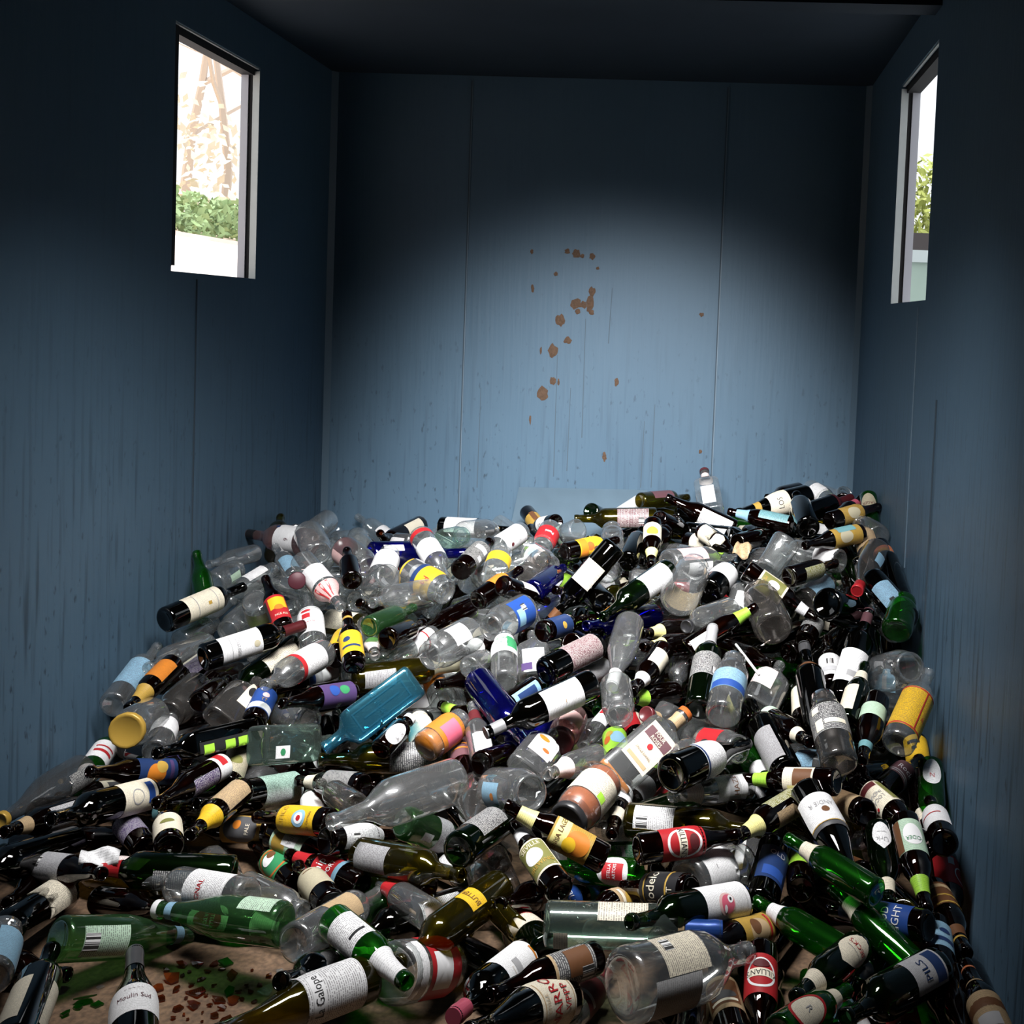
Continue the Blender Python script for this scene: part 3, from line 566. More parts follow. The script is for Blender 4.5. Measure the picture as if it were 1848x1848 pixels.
I('beer', 96, 1698, 6, 1768, 'am', 'brown beer bottle, gold edged grey label', (L(.06, .52, 120, 'grey', 10, 1), NK(.08, .10, 'tan')), lay=-1)
I('jar', -22, 1766, 4, 1688, 'cl', 'bluish clear jar at the picture edge', (L(.1, .7, 140, 'sky', 60),))
I('beer', 30, 1600, 140, 1632, 'am', 'bare brown beer bottle in deep shade', (), lay=-1)
I('beer', 8, 1640, -60, 1600, 'dg', 'dark green bottle in deep shade', (), lay=-1)
I('beer', 180, 1650, 290, 1668, 'am', 'bare brown bottle behind the flat green one', (), lay=-1)
I('wine', 60, 1545, 200, 1520, 'dk', 'bare black bottle under the grey labelled one', (), lay=-1)
# front middle
I('beer', 578, 1366, 505, 1408, 'am', 'beer bottle with white oval label, red mark', (OV(.3, .06, .1, 'white', 0, (El(.02, .02, 'red'),)),), n='m')
I('beer', 657, 1419, 537, 1409, 'am', 'brown beer bottle with white and gold neck label', (NK(.66, .84, 'cream'), L(.1, .5, 140, 'charcoal', 20, 1)))
I('beer', 642, 1456, 578, 1414, 'sm', 'smoky clear bottle pointing back', (), n='b')
I('small', 565, 1480, 562, 1428, 'cl', 'small milky bottle standing neck up', (L(.05, .6, 170, 'white'),), n='b', lay=-1)
I('beer', 597, 1484, 462, 1474, 'am', 'brown beer bottle with bright yellow label', (L(.12, .60, 160, 'yellow', 0, 0, (El(.038, .038, 'sky', .004, -.012), El(.024, .024, 'white', .004, -.012), El(.012, .012, 'red', .004, -.012), Tx('PACIFICO', .0, .035, .018, 'gold'), Tx('La Cerveza', 0, -.040, .011, 'brown'))),), lay=1)
I('magnum', 822, 1409, 598, 1484, 'cl', 'large clear magnum with bare cloudy sides', (), lay=2)
I('wine', 812, 1368, 572, 1371, 'ol', 'dark olive wine bottle, charcoal label, red bar', (L(.05, .46, 130, 'charcoal', 15, 1, (Rc(.04, .016, 'lightpink', .01, -.05), El(.012, .016, 'grey', -.01, .045))),), lay=0)
I('beer', 829, 1348, 846, 1430, 'am', 'brown bottle with copper printed label, neck forward', (L(.1, .5, 170, 'mauve', 0, 0, (Rc(.05, .006, 'orange', 0, .01), Rc(.05, .006, 'orange', 0, -.01))),), n='m')
I('beer', 867, 1379, 948, 1352, 'am', 'brown bottle showing its round black base', (), n='b', lay=1)
I('beer', 925, 1432, 845, 1411, 'cl', 'small clear bottle with pink neck label', (NK(.66, .86, 'lightpink'),), n='m')
I('bigjar', 893, 1424, 958, 1431, 'cl', 'clear jar, pale blue label with orange sun', (L(.2, .62, 70, 'sky', 20, 0, (El(.016, .016, 'orange', 0, .01),)),), n='m', lay=1)
I('burg', 858, 1434, 850, 1504, 'sm', 'purplish clear bottle with rounded end', (), n='m', lay=0)
I('soda', 724, 1482, 842, 1527, 'lg', 'crinkled green soda bottle with grey sticker', (L(.42, .62, 170, 'silver', 0, 1), L(.2, .34, 30, 'white', 20, 0)), lay=1, n='b')
I('wine', 828, 1534, 938, 1455, 'dg', 'green wine bottle, dark label, base forward', (L(.16, .5, 100, 'charcoal', -40, 1),), n='b', lay=1)
I('beer', 588, 1518, 717, 1506, 'am', 'brown bottle with long white printed label', (L(.14, .72, 130, 'white', -25, 1, (Bc(.018, .02, .012, -.035),)),), lay=1)
I('beer', 489, 1506, 624, 1564, 'am', 'brown beer bottle, green and gold label, lime neck', (L(.12, .52, 150, 'mint', 0, 0, (El(.06, .04, 'gold', .012, -.02), Rc(.03, .04, 'white', -.005, .008), Tx('IPA', -.005, .008, .02, 'grey'))), NK(.74, .90, 'lime')))
I('beer', 536, 1599, 456, 1520, 'am', 'brown beer bottle, red and green round label', (L(.2, .56, 150, 'green', 0, 0, (Rg(.075, .075, 'rust'), El(.03, .03, 'white', -.004, .012), El(.02, .02, 'brown', .008, .018))),), n='b')
I('beer', 655, 1599, 520, 1541, 'am', 'brown beer bottle, red label with white lettering', (L(.24, .56, 160, 'red', 0, 0, (Rc(.085, .012, 'sky', 0, -.032), Tx('Ship', 0, .016, .030, 'white'), Tx('EXPORT', 0, -.012, .016, 'white'))), NK(.68, .88, 'red')), n='b', lay=1)
I('beer', 598, 1634, 538, 1562, 'am', 'brown beer bottle with plain beige label', (L(.22, .64, 170, 'beige', 0, 0, (Rc(.02, .003, 'brown', .006, .026),)),), n='b', lay=1)
I('wine', 533, 1702, 671, 1620, 'cl', 'clear wine bottle with tan label, base forward', (L(.3, .58, 90, 'tan', -20, 0),), n='b', lay=1)
I('wine', 650, 1542, 832, 1580, 'ol', 'yellow olive bottle with grey back label', (L(.08, .38, 90, 'grey', 5, 1),), lay=1)
I('beer', 843, 1583, 727, 1533, 'dg', 'dark green beer bottle with lime neck label', (NK(.76, .92, 'lime'), L(.08, .3, 150, 'white', -10, 1)))
I('beer', 716, 1594, 636, 1566, 'am', 'brown bottle, orange tan label with dark panel', (L(.25, .62, 150, 'gold', 0, 0, (Rc(.04, .03, 'tan', 0, -.01), Tx('ALE', 0, -.01, .02, 'brown'))),), n='b')
I('beer', 768, 1598, 702, 1584, 'am', 'brown bottle with white and orange label', (L(.1, .45, 140, 'white', 0, 1, (Rc(.05, .03, 'orange', 0, -.018),)),), n='b')
I('beer', 777, 1653, 688, 1596, 'cl', 'clear beer bottle with red neck label', (NK(.60, .88, 'red'),), n='b', lay=1)
I('wine', 896, 1606, 722, 1738, 'ol', 'olive bottle half showing a yellow inner label', (L(.28, .42, 80, 'yellow', 30, 0, (Tx('BUTTER', 0, 0, .016, 'brown'),)),), lay=2)
I('beer', 603, 1664, 733, 1772, 'gr', 'green beer bottle pointing forward, white neck label', (L(.16, .5, 130, 'white', 0, 1, (Rc(.03, .006, 'black', -.01, .02),)), NK(.66, .93, 'white')), n='m', lay=4, s=1.12)
I('water', 697, 1770, 648, 1640, 'lg', 'green water bottle under the forward pointing one', (NK(.83, .9, 'sky'),), n='b', lay=-1)
I('beer', 574, 1728, 640, 1655, 'am', 'brown bottle with orange and teal round label', (L(.05, .4, 170, 'charcoal', 0, 0, (El(.03, .034, 'orange', .01, -.012), El(.02, .024, 'teal', .01, -.012), Rc(.014, .06, 'silver', -.03, 0))),), n='b')
I('burg', 664, 1765, 392, 1866, 'ol', 'olive wine bottle with large white lettered label', (L(.12, .50, 170, 'white', 0, 1, (Rc(.075, .024, 'white', .0, .036), Tx('La Galope', 0, .036, .022, 'black'))),), lay=3)
I('wine', 842, 1746, 602, 1832, 'dk', 'black wine bottle, pale label with pink print', (L(.1, .44, 120, 'white', -15, 1, (Rc(.02, .09, 'lightpink', .012, 0),)),), lay=-1)
I('bigjar', 704, 1826, 812, 1806, 'cl', 'wide clear jar with torn red and white label', (L(.25, .8, 150, 'red', -5, 0, (Rc(.06, .05, 'white', .01, -.01),)), L(.02, .2, 120, 'white')), lay=1, s=1.1)
I('beer', 655, 1852, 740, 1866, 'gr', 'green bottle cut by the lower picture edge', (L(.1, .5, 120, 'white', 30, 1),), lay=0)
I('wine', 640, 1846, 500, 1888, 'dk', 'black bottle at the lower edge with white label', (L(.06, .46, 150, 'white', -20, 0),))
I('wine', 943, 1734, 820, 1834, 'dk', 'dark wine bottle, round white label, coral neck', (L(.14, .52, 150, 'white', 0, 0, (Rc(.05, .02, 'grey', -.012, .016), Rc(.05, .005, 'orange', -.01, -.05), Tx('~~~~~', -.01, .035, .012, 'tan'))), FO(.86, 'hotpink')), n='m', lay=1)
I('sqjar', 905, 1764, 872, 1672, 'sm', 'square clear jar standing among the bottles', (), n='b', lay=-1, s=1.15)
I('spirit', 864, 1561, 988, 1622, 'cl', 'clear bottle with dented cloudy shoulder', (), lay=-1, n='b')
# centre front
I('beer', 1091, 1550, 914, 1454, 'am', 'brown beer bottle, yellow neck label, orange painted label', (L(.16, .54, 150, 'gold', 0, 0, (Rc(.08, .03, 'paleyellow', 0, .024), El(.05, .05, 'orange', 0, -.015), El(.03, .028, 'yellow', -.01, .0), Tx('VIENNA LAGER', 0, .026, .015, 'brown'))), NK(.70, .86, 'paleyellow')), n='b', lay=2)
I('beer', 1010, 1605, 928, 1490, 'am', 'brown beer bottle, olive label with white emblem', (L(.16, .58, 140, 'cream', 0, 0, (Rc(.066, .086, 'olive'), El(.04, .042, 'white', -.004, .002), Tx('SEVILLE', 0, .031, .017, 'cream'), Tx('BREWING', 0, -.026, .016, 'gold'))), NK(.72, .86, 'white')), n='b', lay=3)
I('bigjar', 1086, 1414, 1023, 1484, 'cl', 'jar of orange red sauce with a black lid', (FILL(.80, 'rust'), L(.18, .62, 190, 'cream', -10, 1, (Rc(.022, .02, 'lime', -.012, .026),)), LID('black')), n='m', lay=2)
I('wine', 1040, 1388, 926, 1478, 'dk', 'black wine bottle tucked left of the sauce jar', (), n='m', lay=0)
I('whisky', 1098, 1412, 1241, 1284, 'cl', 'rectangular clear whisky bottle, rose label, wooden stopper', (L(.22, .66, 104, 'cream', 4, 0, (Rc(.070, .028, 'mauve', 0, .030), Rc(.060, .010, 'tan', 0, -.044), El(.014, .016, 'red', 0, .002), Tx('FOUR', 0, .037, .015, 'cream'), Tx('ROSES', 0, .022, .015, 'cream'), Tx('SINGLE BARREL', 0, -.022, .009, 'brown'))), NK(.80, .92, 'tan'), CAP('rust'), FILL(.06, 'orange')), n='b', lay=3)
I('burg', 1213, 1396, 1347, 1342, 'dk', 'black wine bottle with blue rimmed white label', (L(.28, .54, 150, 'white', -5, 1, (Rc(.1, .006, 'navy', 0, -.034),)),), n='b', lay=2)
I('beer', 1350, 1418, 1210, 1437, 'cl', 'clear beer bottle, pink neck label, brown print', (NK(.66, .84, 'lightpink'), L(.12, .5, 120, 'white', 0, 0, (Rc(.05, .034, 'silver', 0, -.006), Tx('HAZEL', .01, -.01, .022, 'brown')))), lay=1)
I('beer', 1510, 1411, 1344, 1406, 'am', 'brown beer bottle lying level with lime neck', (NK(.72, .88, 'lime'), L(.2, .52, 130, 'cream', 0, 0, (Rc(.05, .045, 'brown', .004, -.01), Rc(.02, .05, 'paleyellow', -.02, .0))), L(.1, .5, 50, 'pink', -75, 1)), lay=2)
I('beer', 1132, 1452, 1202, 1379, 'am', 'brown bottle with lime neck beneath the whisky', (NK(.62, .84, 'lime'), L(.08, .4, 150, 'white', 0, 1)), n='b', lay=0)
I('beer', 1120, 1430, 1104, 1507, 'am', 'brown bottle with cream collar, neck forward', (NK(.64, .76, 'cream'), L(.2, .5, 170, 'white')), n='m', lay=1)
I('beer', 1206, 1440, 1100, 1462, 'am', 'brown bottle with red label half hidden', (L(.04, .5, 160, 'red', -20, 0, (El(.05, .05, 'white'), El(.04, .04, 'red'))),), lay=-1)
I('wine', 1130, 1479, 1375, 1500, 'ol', 'olive green wine bottle, white barcode label', (L(.08, .38, 80, 'white', -15, 1, (Bc(.026, .024, .012, -.026),)),), lay=1)
I('beer', 1152, 1533, 1332, 1507, 'am', 'brown beer bottle with red label, level', (L(.2, .62, 170, 'red', 0, 0, (Rg(.062, .076, 'white'), Rc(.054, .018, 'cream', 0, -.004), Tx("KILLIAN'S", 0, -.004, .018, 'black'), El(.03, .02, 'maroon', 0, .02))),), lay=2)
I('beer', 1156, 1577, 985, 1562, 'gr', 'green beer bottle with white and red label', (OV(.22, .07, .075, 'white', 0, (Rc(.034, .05, 'red'), Tx('STELLA', 0, .008, .011, 'white'), Tx('ARTOIS', 0, -.005, .011, 'white'))),), lay=0)
I('beer', 1152, 1543, 1028, 1546, 'gr', 'green bottle with teal back label', (L(.1, .48, 130, 'green', -20, 1, (Rc(.06, .012, 'silver', 0, .02),)),), lay=-1)
I('stubby', 1247, 1608, 1124, 1601, 'am', 'short brown beer bottle, black and gold label', (L(.08, .62, 180, 'black', 0, 0, (Rc(.10, .004, 'gold', 0, .035), Rc(.10, .004, 'gold', 0, -.022), Tx('Modelo', 0, .014, .030, 'cream'), Tx('T', 0, -.034, .02, 'cream'))),), lay=2)
I('bigjar', 1238, 1594, 1342, 1556, 'cl', 'clear jar with torn blank white label', (L(.1, .66, 170, 'white', 0, 0, (Tx('~', -.01, -.02, .02, 'grey'),), .35),), lay=2, s=1.05)
I('wine', 1192, 1572, 1310, 1538, 'dk', 'black bottle under the blank white jar', (), lay=-1)
I('wine', 1335, 1627, 1138, 1664, 'dg', 'dark green wine bottle, white label with pink owl', (L(.04, .44, 170, 'white', 0, 0, (El(.042, .044, 'pink', 0, .006), El(.034, .034, 'hotpink', 0, .004), El(.014, .014, 'white', .008, -.004), El(.006, .006, 'black', .008, -.004), El(.014, .008, 'white', -.008, .012), Tx('............', 0, -.046, .012, 'grey'))),), lay=2)
I('beer', 958, 1658, 1098, 1608, 'am', 'brown beer bottle with bright blue label', (L(.12, .52, 170, 'blue', 0, 0, (Tx('BUD', 0, .014, .024, 'white'), Tx('LIGHT', 0, -.012, .024, 'white'))), NK(.68, .84, 'blue')), n='b', lay=0)
I('wine', 988, 1667, 1298, 1678, 'pg', 'pale clear wine bottle with blue foil neck', (FO(.79, 'blue'), NK(.75, .785, 'tan'), L(.30, .58, 60, 'cream', -42, 1), L(.06, .14, 60, 'cream', 50)), lay=2)
I('beer', 1157, 1621, 1048, 1647, 'am', 'brown beer bottle with amber picture label', (L(.1, .56, 160, 'tan', 0, 0, (El(.05, .05, 'gold', 0, .006), El(.022, .03, 'brown', -.01, .0), Rc(.06, .01, 'cream', 0, .038))),), lay=0)
I('beer', 1006, 1607, 902, 1632, 'am', 'brown bottle with white and brown strip label', (L(.1, .5, 110, 'brown', -20, 0, (Rc(.02, .08, 'silver', -.018, 0),)),), lay=0)
I('burg', 990, 1728, 898, 1642, 'dg', 'green wine bottle base forward, cream label', (L(.26, .56, 170, 'cream', 0, 1, (Rc(.1, .004, 'red', 0, .008), Rc(.02, .02, 'grey', .02, .03))),), n='b', lay=2)
I('beer', 1075, 1728, 888, 1794, 'am', 'brown beer bottle, dark label with white barcode', (L(.1, .48, 150, 'charcoal', 0, 1, (Rc(.075, .006, 'tan', 0, .042), Rc(.05, .05, 'brown', .006, -.01), Bc(.026, .026, -.02, -.024))),), lay=2)
I('burg', 1018, 1802, 848, 1862, 'dk', 'black wine bottle, cream label with red capitals', (L(.1, .46, 160, 'cream', 0, 0, (Rc(.085, .003, 'tan', 0, .045), Rc(.085, .002, 'tan', 0, -.047), Tx('NARRO', .004, .006, .036, 'red'), Tx('VPPP', .004, -.026, .026, 'red'), Tx('ESTILLE', 0, .036, .012, 'tan'))),), lay=2)
I('beer', 1016, 1868, 1094, 1778, 'cl', 'clear bottle with red label and red neck', (L(.2, .56, 150, 'maroon', 0, 0, (Rc(.05, .01, 'silver', 0, -.02),)), NK(.72, .92, 'maroon')), n='b', lay=1)
I('jug', 1126, 1780, 1352, 1718, 'cl', 'big clear jug, cream barcode label, white back label', (L(.18, .5, 75, 'cream', -32, 1, (Bc(.026, .02, -.015, -.026),)), L(.08, .42, 70, 'white', 42)), n='b', lay=3)
I('jar', 1132, 1712, 1070, 1748, 'cl', 'clear jar with red and yellow label', (L(.2, .6, 100, 'red', 20, 0, (Rc(.05, .008, 'paleyellow', 0, .022),)),), lay=0)
I('beer', 1245, 1905, 1253, 1782, 'am', 'brown bottle neck rising from the lower edge', (), n='b', lay=1)
I('beer', 1328, 1880, 1290, 1742, 'am', 'brown bottle, tan label with dark landscape', (L(.2, .56, 170, 'tan', 0, 0, (Rc(.062, .06, 'brown'), El(.05, .02, 'charcoal', 0, -.008), Rc(.05, .006, 'cream', 0, -.022))),), n='b', lay=1)
I('beer', 1374, 1730, 1371, 1905, 'am', 'brown beer bottle upside down with red oval label', (L(.18, .56, 200, 'red', 0, 0, (Rg(.056, .066, 'white'), Rc(.05, .018, 'cream'), Tx("KILLIAN'S", 0, 0, .017, 'black'), El(.03, .018, 'maroon', 0, -.02))),), n='m', lay=2)
I('wine', 1432, 1684, 1338, 1800, 'dk', 'black wine bottle with dull maroon label', (L(.1, .46, 70, 'maroon', -28, 0),), n='m', lay=0)
I('beer', 1386, 1675, 1262, 1708, 'am', 'brown bottle with orange brown scene label', (L(.08, .52, 160, 'gold', 0, 0, (El(.05, .06, 'tan'), El(.03, .03, 'brown', .01, .01), Rc(.06, .006, 'red', 0, -.035))),), lay=1)
I('beer', 1278, 1668, 1400, 1650, 'am', 'bare brown bottle behind the orange brown label', (), lay=0)
I('beer', 1252, 1692, 1142, 1714, 'am', 'brown bottle with pale strip under the jug', (L(.05, .5, 120, 'cream', -20, 0, (Rc(.02, .06, 'tan'),)),), lay=-1)
I('wine', 1370, 1640, 1406, 1494, 'dk', 'black wine bottle upright with blue label', (L(.16, .52, 120, 'navy', 18, 0, (Rc(.05, .03, 'blue', 0, -.03), Tx('OLD', 0, .03, .022, 'silver'))),), n='b', lay=2)
I('wine', 1346, 1615, 1366, 1480, 'cl', 'clear bottle edge beside the blue labelled one', (L(.1, .5, 70, 'white', -60),), n='b', lay=-1)
I('beer', 1443, 1442, 1326, 1514, 'am', 'brown bottle, tan labels, yellow collar', (L(.08, .5, 70, 'tan', -35, 1), L(.1, .5, 60, 'olive', 55, 1), NK(.66, .84, 'paleyellow')), n='m', lay=2)
I('beer', 1386, 1430, 1318, 1457, 'am', 'brown bottle with open mouth to the left', (L(.4, .6, 80, 'silver', 30, 1),), n='m', lay=1)
I('beer', 1345, 1511, 1228, 1521, 'am', 'bare brown bottle below the olive one', (), lay=-1)
# front right
I('burg', 1466, 1447, 1552, 1604, 'dk', 'black wine bottle, white label with brown seal', (L(.18, .50, 150, 'white', -20, 0, (El(.017, .017, 'brown', -.004, .006), Tx('ANDIE R', 0, -.014, .018, 'grey'), Rc(.10, .010, 'charcoal', 0, .045), Rc(.10, .002, 'gold', 0, .038))),), n='m', lay=2)
I('beer', 1580, 1612, 1422, 1514, 'gr', 'bright green bottle, square white collar, higher one', (NK(.66, .80, 'cream'),), n='b', lay=2)
I('beer', 1446, 1606, 1438, 1534, 'am', 'brown bottle with lime topped label', (L(.3, .6, 170, 'lime'),), n='b', lay=0)
I('beer', 1588, 1512, 1606, 1632, 'dg', 'dark green bottle, drop shaped white label', (OV(.26, .042, .085, 'white', -10, (Tx('Urk', 0, .012, .02, 'grey'), Tx('~~~', 0, -.01, .014, 'grey')), 1), NK(.74, .88, 'cream')), n='m', lay=1)
I('beer', 1636, 1492, 1672, 1640, 'am', 'brown bottle, green white label, lime collar', (L(.12, .48, 150, 'mint', -10, 0, (El(.04, .055, 'white', -.004, 0), Rc(.02, .08, 'brown', .03, 0), Tx('CIDER', -.004, .01, .014, 'green'))), NK(.70, .86, 'lime')), n='m', lay=2)
I('beer', 1566, 1427, 1668, 1512, 'am', 'brown bottle, hop patterned label with red heading', (L(.14, .52, 160, 'cream', -5, 0, (Rc(.022, .075, 'olive', -.036, 0), Rc(.05, .016, 'maroon', .004, -.032), Tx('INDIAN', .004, .0, .015, 'grey'), Tx('LOCAL', .004, .016, .015, 'grey'), El(.008, .008, 'red', .02, .032))),), n='m', lay=1)
I('beer', 1686, 1341, 1709, 1466, 'am', 'brown bottle with yellow label against the wall', (L(.06, .42, 170, 'yellow', -15, 0, (Rc(.032, .012, 'black', .012, -.018), El(.014, .012, 'black', .012, .004))), NK(.76, .86, 'lime')), n='m', lay=0)
I('beer', 1719, 1389, 1726, 1516, 'gr', 'green bottle along the wall, white oval label', (OV(.24, .045, .08, 'white', -5, (Tx('N', 0, .012, .02, 'red'),)), NK(.70, .84, 'cream')), n='m', lay=0)
I('beer', 1660, 1414, 1675, 1510, 'am', 'brown bottle with cream collar, neck forward', (NK(.66, .80, 'cream'), OV(.3, .04, .08, 'white', -40)), n='m', lay=0)
I('beer', 1704, 1522, 1682, 1456, 'am', 'brown bottle showing base and white label', (L(.2, .6, 170, 'white', -20, 0, (Rc(.05, .004, 'red'),)),), n='b', lay=0)
I('beer', 1692, 1552, 1662, 1498, 'am', 'brown bottle with faded pink label', (L(.1, .5, 150, 'pink', 0, 1),), n='b', lay=-1)
I('beer', 1734, 1562, 1757, 1690, 'am', 'brown bottle against the wall with red label', (L(.12, .50, 160, 'red', -30, 0, (Rc(.014, .022, 'silver', .0, -.026), Rg(.04, .05, 'white', -.024, .01))),), n='m', lay=0)
I('beer', 1692, 1620, 1745, 1722, 'am', 'brown bottle with tan ringed label and neck', (L(.12, .46, 180, 'brown', -10, 0, (Rc(.1, .012, 'tan', 0, -.026), Rc(.1, .005, 'gold', 0, .008), Rc(.1, .005, 'gold', 0, .034))), NK(.70, .80, 'brown'), NK(.83, .85, 'gold')), n='m', lay=1)
I('beer', 1656, 1750, 1500, 1600, 'gr', 'bright green bottle, square white collar, lower one', (NK(.66, .80, 'cream'),), n='b', lay=2)
I('beer', 1526, 1722, 1362, 1626, 'gr', 'green bottle with pale square collar and streak', (NK(.67, .81, 'white'),), n='b', lay=2)
I('beer', 1674, 1672, 1498, 1640, 'am', 'brown bottle with deep blue label', (L(.12, .58, 160, 'blue', 0, 0, (Tx('BUD', .004, -.0, .024, 'white'), Tx('LIGHT', .004, -.026, .024, 'white'))), NK(.70, .86, 'navy')), lay=0)
I('beer', 1547, 1710, 1436, 1800, 'dg', 'green bottle, cream shield label, cream collar', (OV(.24, .062, .09, 'cream', 0, (Tx("BECK'S", 0, -.016, .016, 'red'), Tx('~~~~~', 0, .0, .014, 'grey')), 1), NK(.68, .80, 'cream')), n='m', lay=2)
I('beer', 1408, 1866, 1528, 1788, 'gr', 'green bottle at the lower edge, cream shield label', (OV(.28, .062, .09, 'cream', -15, (Rg(.062, .09, 'red'), Tx("R", 0, .0, .022, 'grey'))), NK(.66, .80, 'cream')), n='b', lay=2)
I('wine', 1688, 1748, 1528, 1836, 'dg', 'dark green bottle with blue and white label', (L(.08, .42, 110, 'silver', 10, 0, (Rc(.06, .03, 'navy', 0, -.03), Tx('PILS', 0, .01, .028, 'navy'))),), lay=1)
I('beer', 1690, 1686, 1703, 1812, 'am', 'brown bottle with pale blue label', (L(.14, .46, 180, 'sky', -10, 0, (Rc(.036, .012, 'navy', -.012, .016), El(.022, .014, 'navy', -.012, -.01))),), n='m', lay=0)
I('beer', 1806, 1838, 1757, 1722, 'am', 'brown bottle with dark blue foil at the wall', (FO(.72, 'navy'),), n='b', lay=-1)
I('beer', 1816, 1905, 1753, 1764, 'am', 'brown bottle with copper rings on neck and shoulder', (NK(.88, .90, 'rust'), NK(.70, .72, 'tan'), L(.1, .52, 180, 'tan', 0, 0, (Rc(.1, .02, 'brown', 0, .02), Rc(.04, .03, 'silver', 0, -.02)))), n='b', lay=1)
I('wine', 1594, 1724, 1528, 1816, 'dk', 'bare black bottle between the green ones', (), n='m', lay=0)
I('beer', 1628, 1836, 1652, 1935, 'am', 'brown bottle with red label at the lower edge', (L(.04, .5, 190, 'red', 0, 0, (Rg(.05, .06, 'white'),)),), n='m', lay=0)
I('beer', 1512, 1832, 1524, 1950, 'am', 'brown bottle with light blue label at lower edge', (L(.04, .5, 190, 'sky'),), n='m', lay=0)
I('wine', 1420, 1394, 1362, 1282, 'dk', 'black wine bottle with speckled silver label', (L(.04, .46, 110, 'grey', -30, 1),), n='b', lay=1)
I('beer', 1584, 1432, 1662, 1368, 'am', 'brown bottle, scrawled red white label in shade', (L(.3, .6, 140, 'mauve', 0, 0, (Tx('Rock', 0, .0, .026, 'white'), Rc(.07, .004, 'silver', 0, -.02), Rc(.07, .003, 'silver', 0, -.028))),), lay=0)
I('beer', 1562, 1467, 1486, 1438, 'am', 'brown bottle with dim tan label in shade', (L(.1, .5, 150, 'tan', 0, 1),), lay=-1)
I('beer', 1582, 1514, 1574, 1448, 'am', 'brown bottle with dim label, base forward', (L(.14, .5, 160, 'beige', 0, 0, (Rc(.08, .004, 'rust', 0, -.02),)),), n='b', lay=-1)
I('beer', 1560, 1582, 1500, 1556, 'am', 'brown bottle with tan circle behind green glass', (L(.05, .5, 150, 'brown', 0, 0, (Rg(.05, .05, 'tan'),)),), n='b', lay=-1)
I('beer', 1620, 1790, 1660, 1850, 'ol', 'olive bottle in the dark lower corner', (), n='b', lay=-1)
I('beer', 1730, 1780, 1744, 1880, 'am', 'bare brown bottle low beside the wall', (), n='m', lay=-1)
I('beer', 1470, 1650, 1580, 1690, 'am', 'reddish brown bottle under the green necks', (), lay=-1)
# middle right
I('ribjar', 1304, 1292, 1325, 1192, 'cl', 'ribbed clear jar with blue label', (L(.3, .62, 170, 'sky', 0, 1, (Rc(.1, .022, 'blue', 0, -.02),)),), n='b', lay=2)
I('wine', 1262, 1280, 1286, 1136, 'dg', 'dark green wine bottle, grey label, silver foil', (FO(.76, 'silver'), L(.3, .56, 170, 'charcoal', 0, 1, (Bc(.016, .02, .022, -.02),))), n='b', lay=2)
I('flask', 1366, 1280, 1408, 1200, 'cl', 'flat clear flask with white pink label', (L(.3, .7, 76, 'lightpink', -30),), n='b', lay=2)
I('wine', 1482, 1330, 1451, 1164, 'dk', 'black wine bottle neck up behind ribbed jar', (NK(.68, .74, 'brown'), FO(.90, 'charcoal')), n='b', lay=0)
I('ribjar', 1515, 1380, 1486, 1262, 'sm', 'wide clear jar, black label with cream bands', (L(.34, .74, 190, 'charcoal', 0, 1, (Rc(.02, .03, 'cream', -.024, -.02), Rc(.02, .018, 'cream', -.028, .024), Rc(.05, .012, 'cream', .016, -.016))),), n='b', lay=3)
I('tumbler', 1438, 1378, 1513, 1386, 'cl', 'clear plastic cup with pale blue label', (L(.1, .6, 120, 'sky', -20, 1),), lay=2)
I('beer', 1530, 1308, 1561, 1200, 'dg', 'green beer bottle neck up with cream collar', (NK(.68, .82, 'cream'), L(.1, .5, 100, 'cream', -50)), n='b', lay=2)
I('wine', 1518, 1268, 1569, 1102, 'dk', 'dark red wine bottle, tall white label, grey foil', (FO(.84, 'mauve'), L(.14, .48, 130, 'white', -8, 0, (Rc(.024, .018, 'grey', .008, -.026), Tx('____', 0, .03, .01, 'grey')))), n='b', lay=2)
I('beer', 1502, 1244, 1494, 1158, 'am', 'brown bottle with white barcode label', (L(.1, .5, 150, 'white', 0, 0, (Bc(.02, .022, 0, .01), Rc(.04, .02, 'silver', 0, -.02))),), n='b', lay=0)
I('beer', 1452, 1304, 1447, 1214, 'am', 'brown bottle with plain cream label behind', (L(.1, .5, 170, 'cream'),), n='b', lay=-1)
I('wine', 1356, 1316, 1322, 1230, 'am', 'brown bottle with big round base, yellow label edge', (L(.1, .5, 90, 'paleyellow', -80),), n='b', lay=1, s=.95)
I('beer', 1394, 1300, 1462, 1340, 'am', 'brown bottle, cream collar, mint label corner', (NK(.70, .80, 'cream'), L(.04, .16, 120, 'mint', -20)), n='m', lay=1)
I('spirit', 1620, 1343, 1676, 1214, 'cl', 'clear bottle with bright yellow red edged label', (L(.12, .62, 190, 'yellow', -5, 1, (Rc(.11, .004, 'red', 0, .062), Rc(.11, .004, 'red', 0, -.062), Rc(.003, .12, 'red', .022, 0), Tx('A', .034, -.02, .02, 'red'))),), n='b', lay=2)
I('bigjar', 1590, 1216, 1644, 1204, 'cl', 'empty clear jar with its rim to the right', (), n='m', lay=1)
I('flask', 1600, 1292, 1601, 1212, 'cl', 'small clear bottle with pale blue white label', (L(.3, .9, 80, 'sky', -10, 0, (Rc(.012, .1, 'silver'),)),), n='b', lay=0)
I('beer', 1582, 1266, 1556, 1372, 'am', 'brown bottle, greenish bands, neck forward', (L(.22, .42, 180, 'mint', 0), NK(.76, .84, 'teal')), n='m', lay=1)
I('jar', 1268, 1342, 1334, 1352, 'cl', 'clear jar, red label with black oval', (L(.15, .7, 130, 'red', 0, 0, (El(.026, .04, 'black', .002, 0),)),), n='m', lay=1)
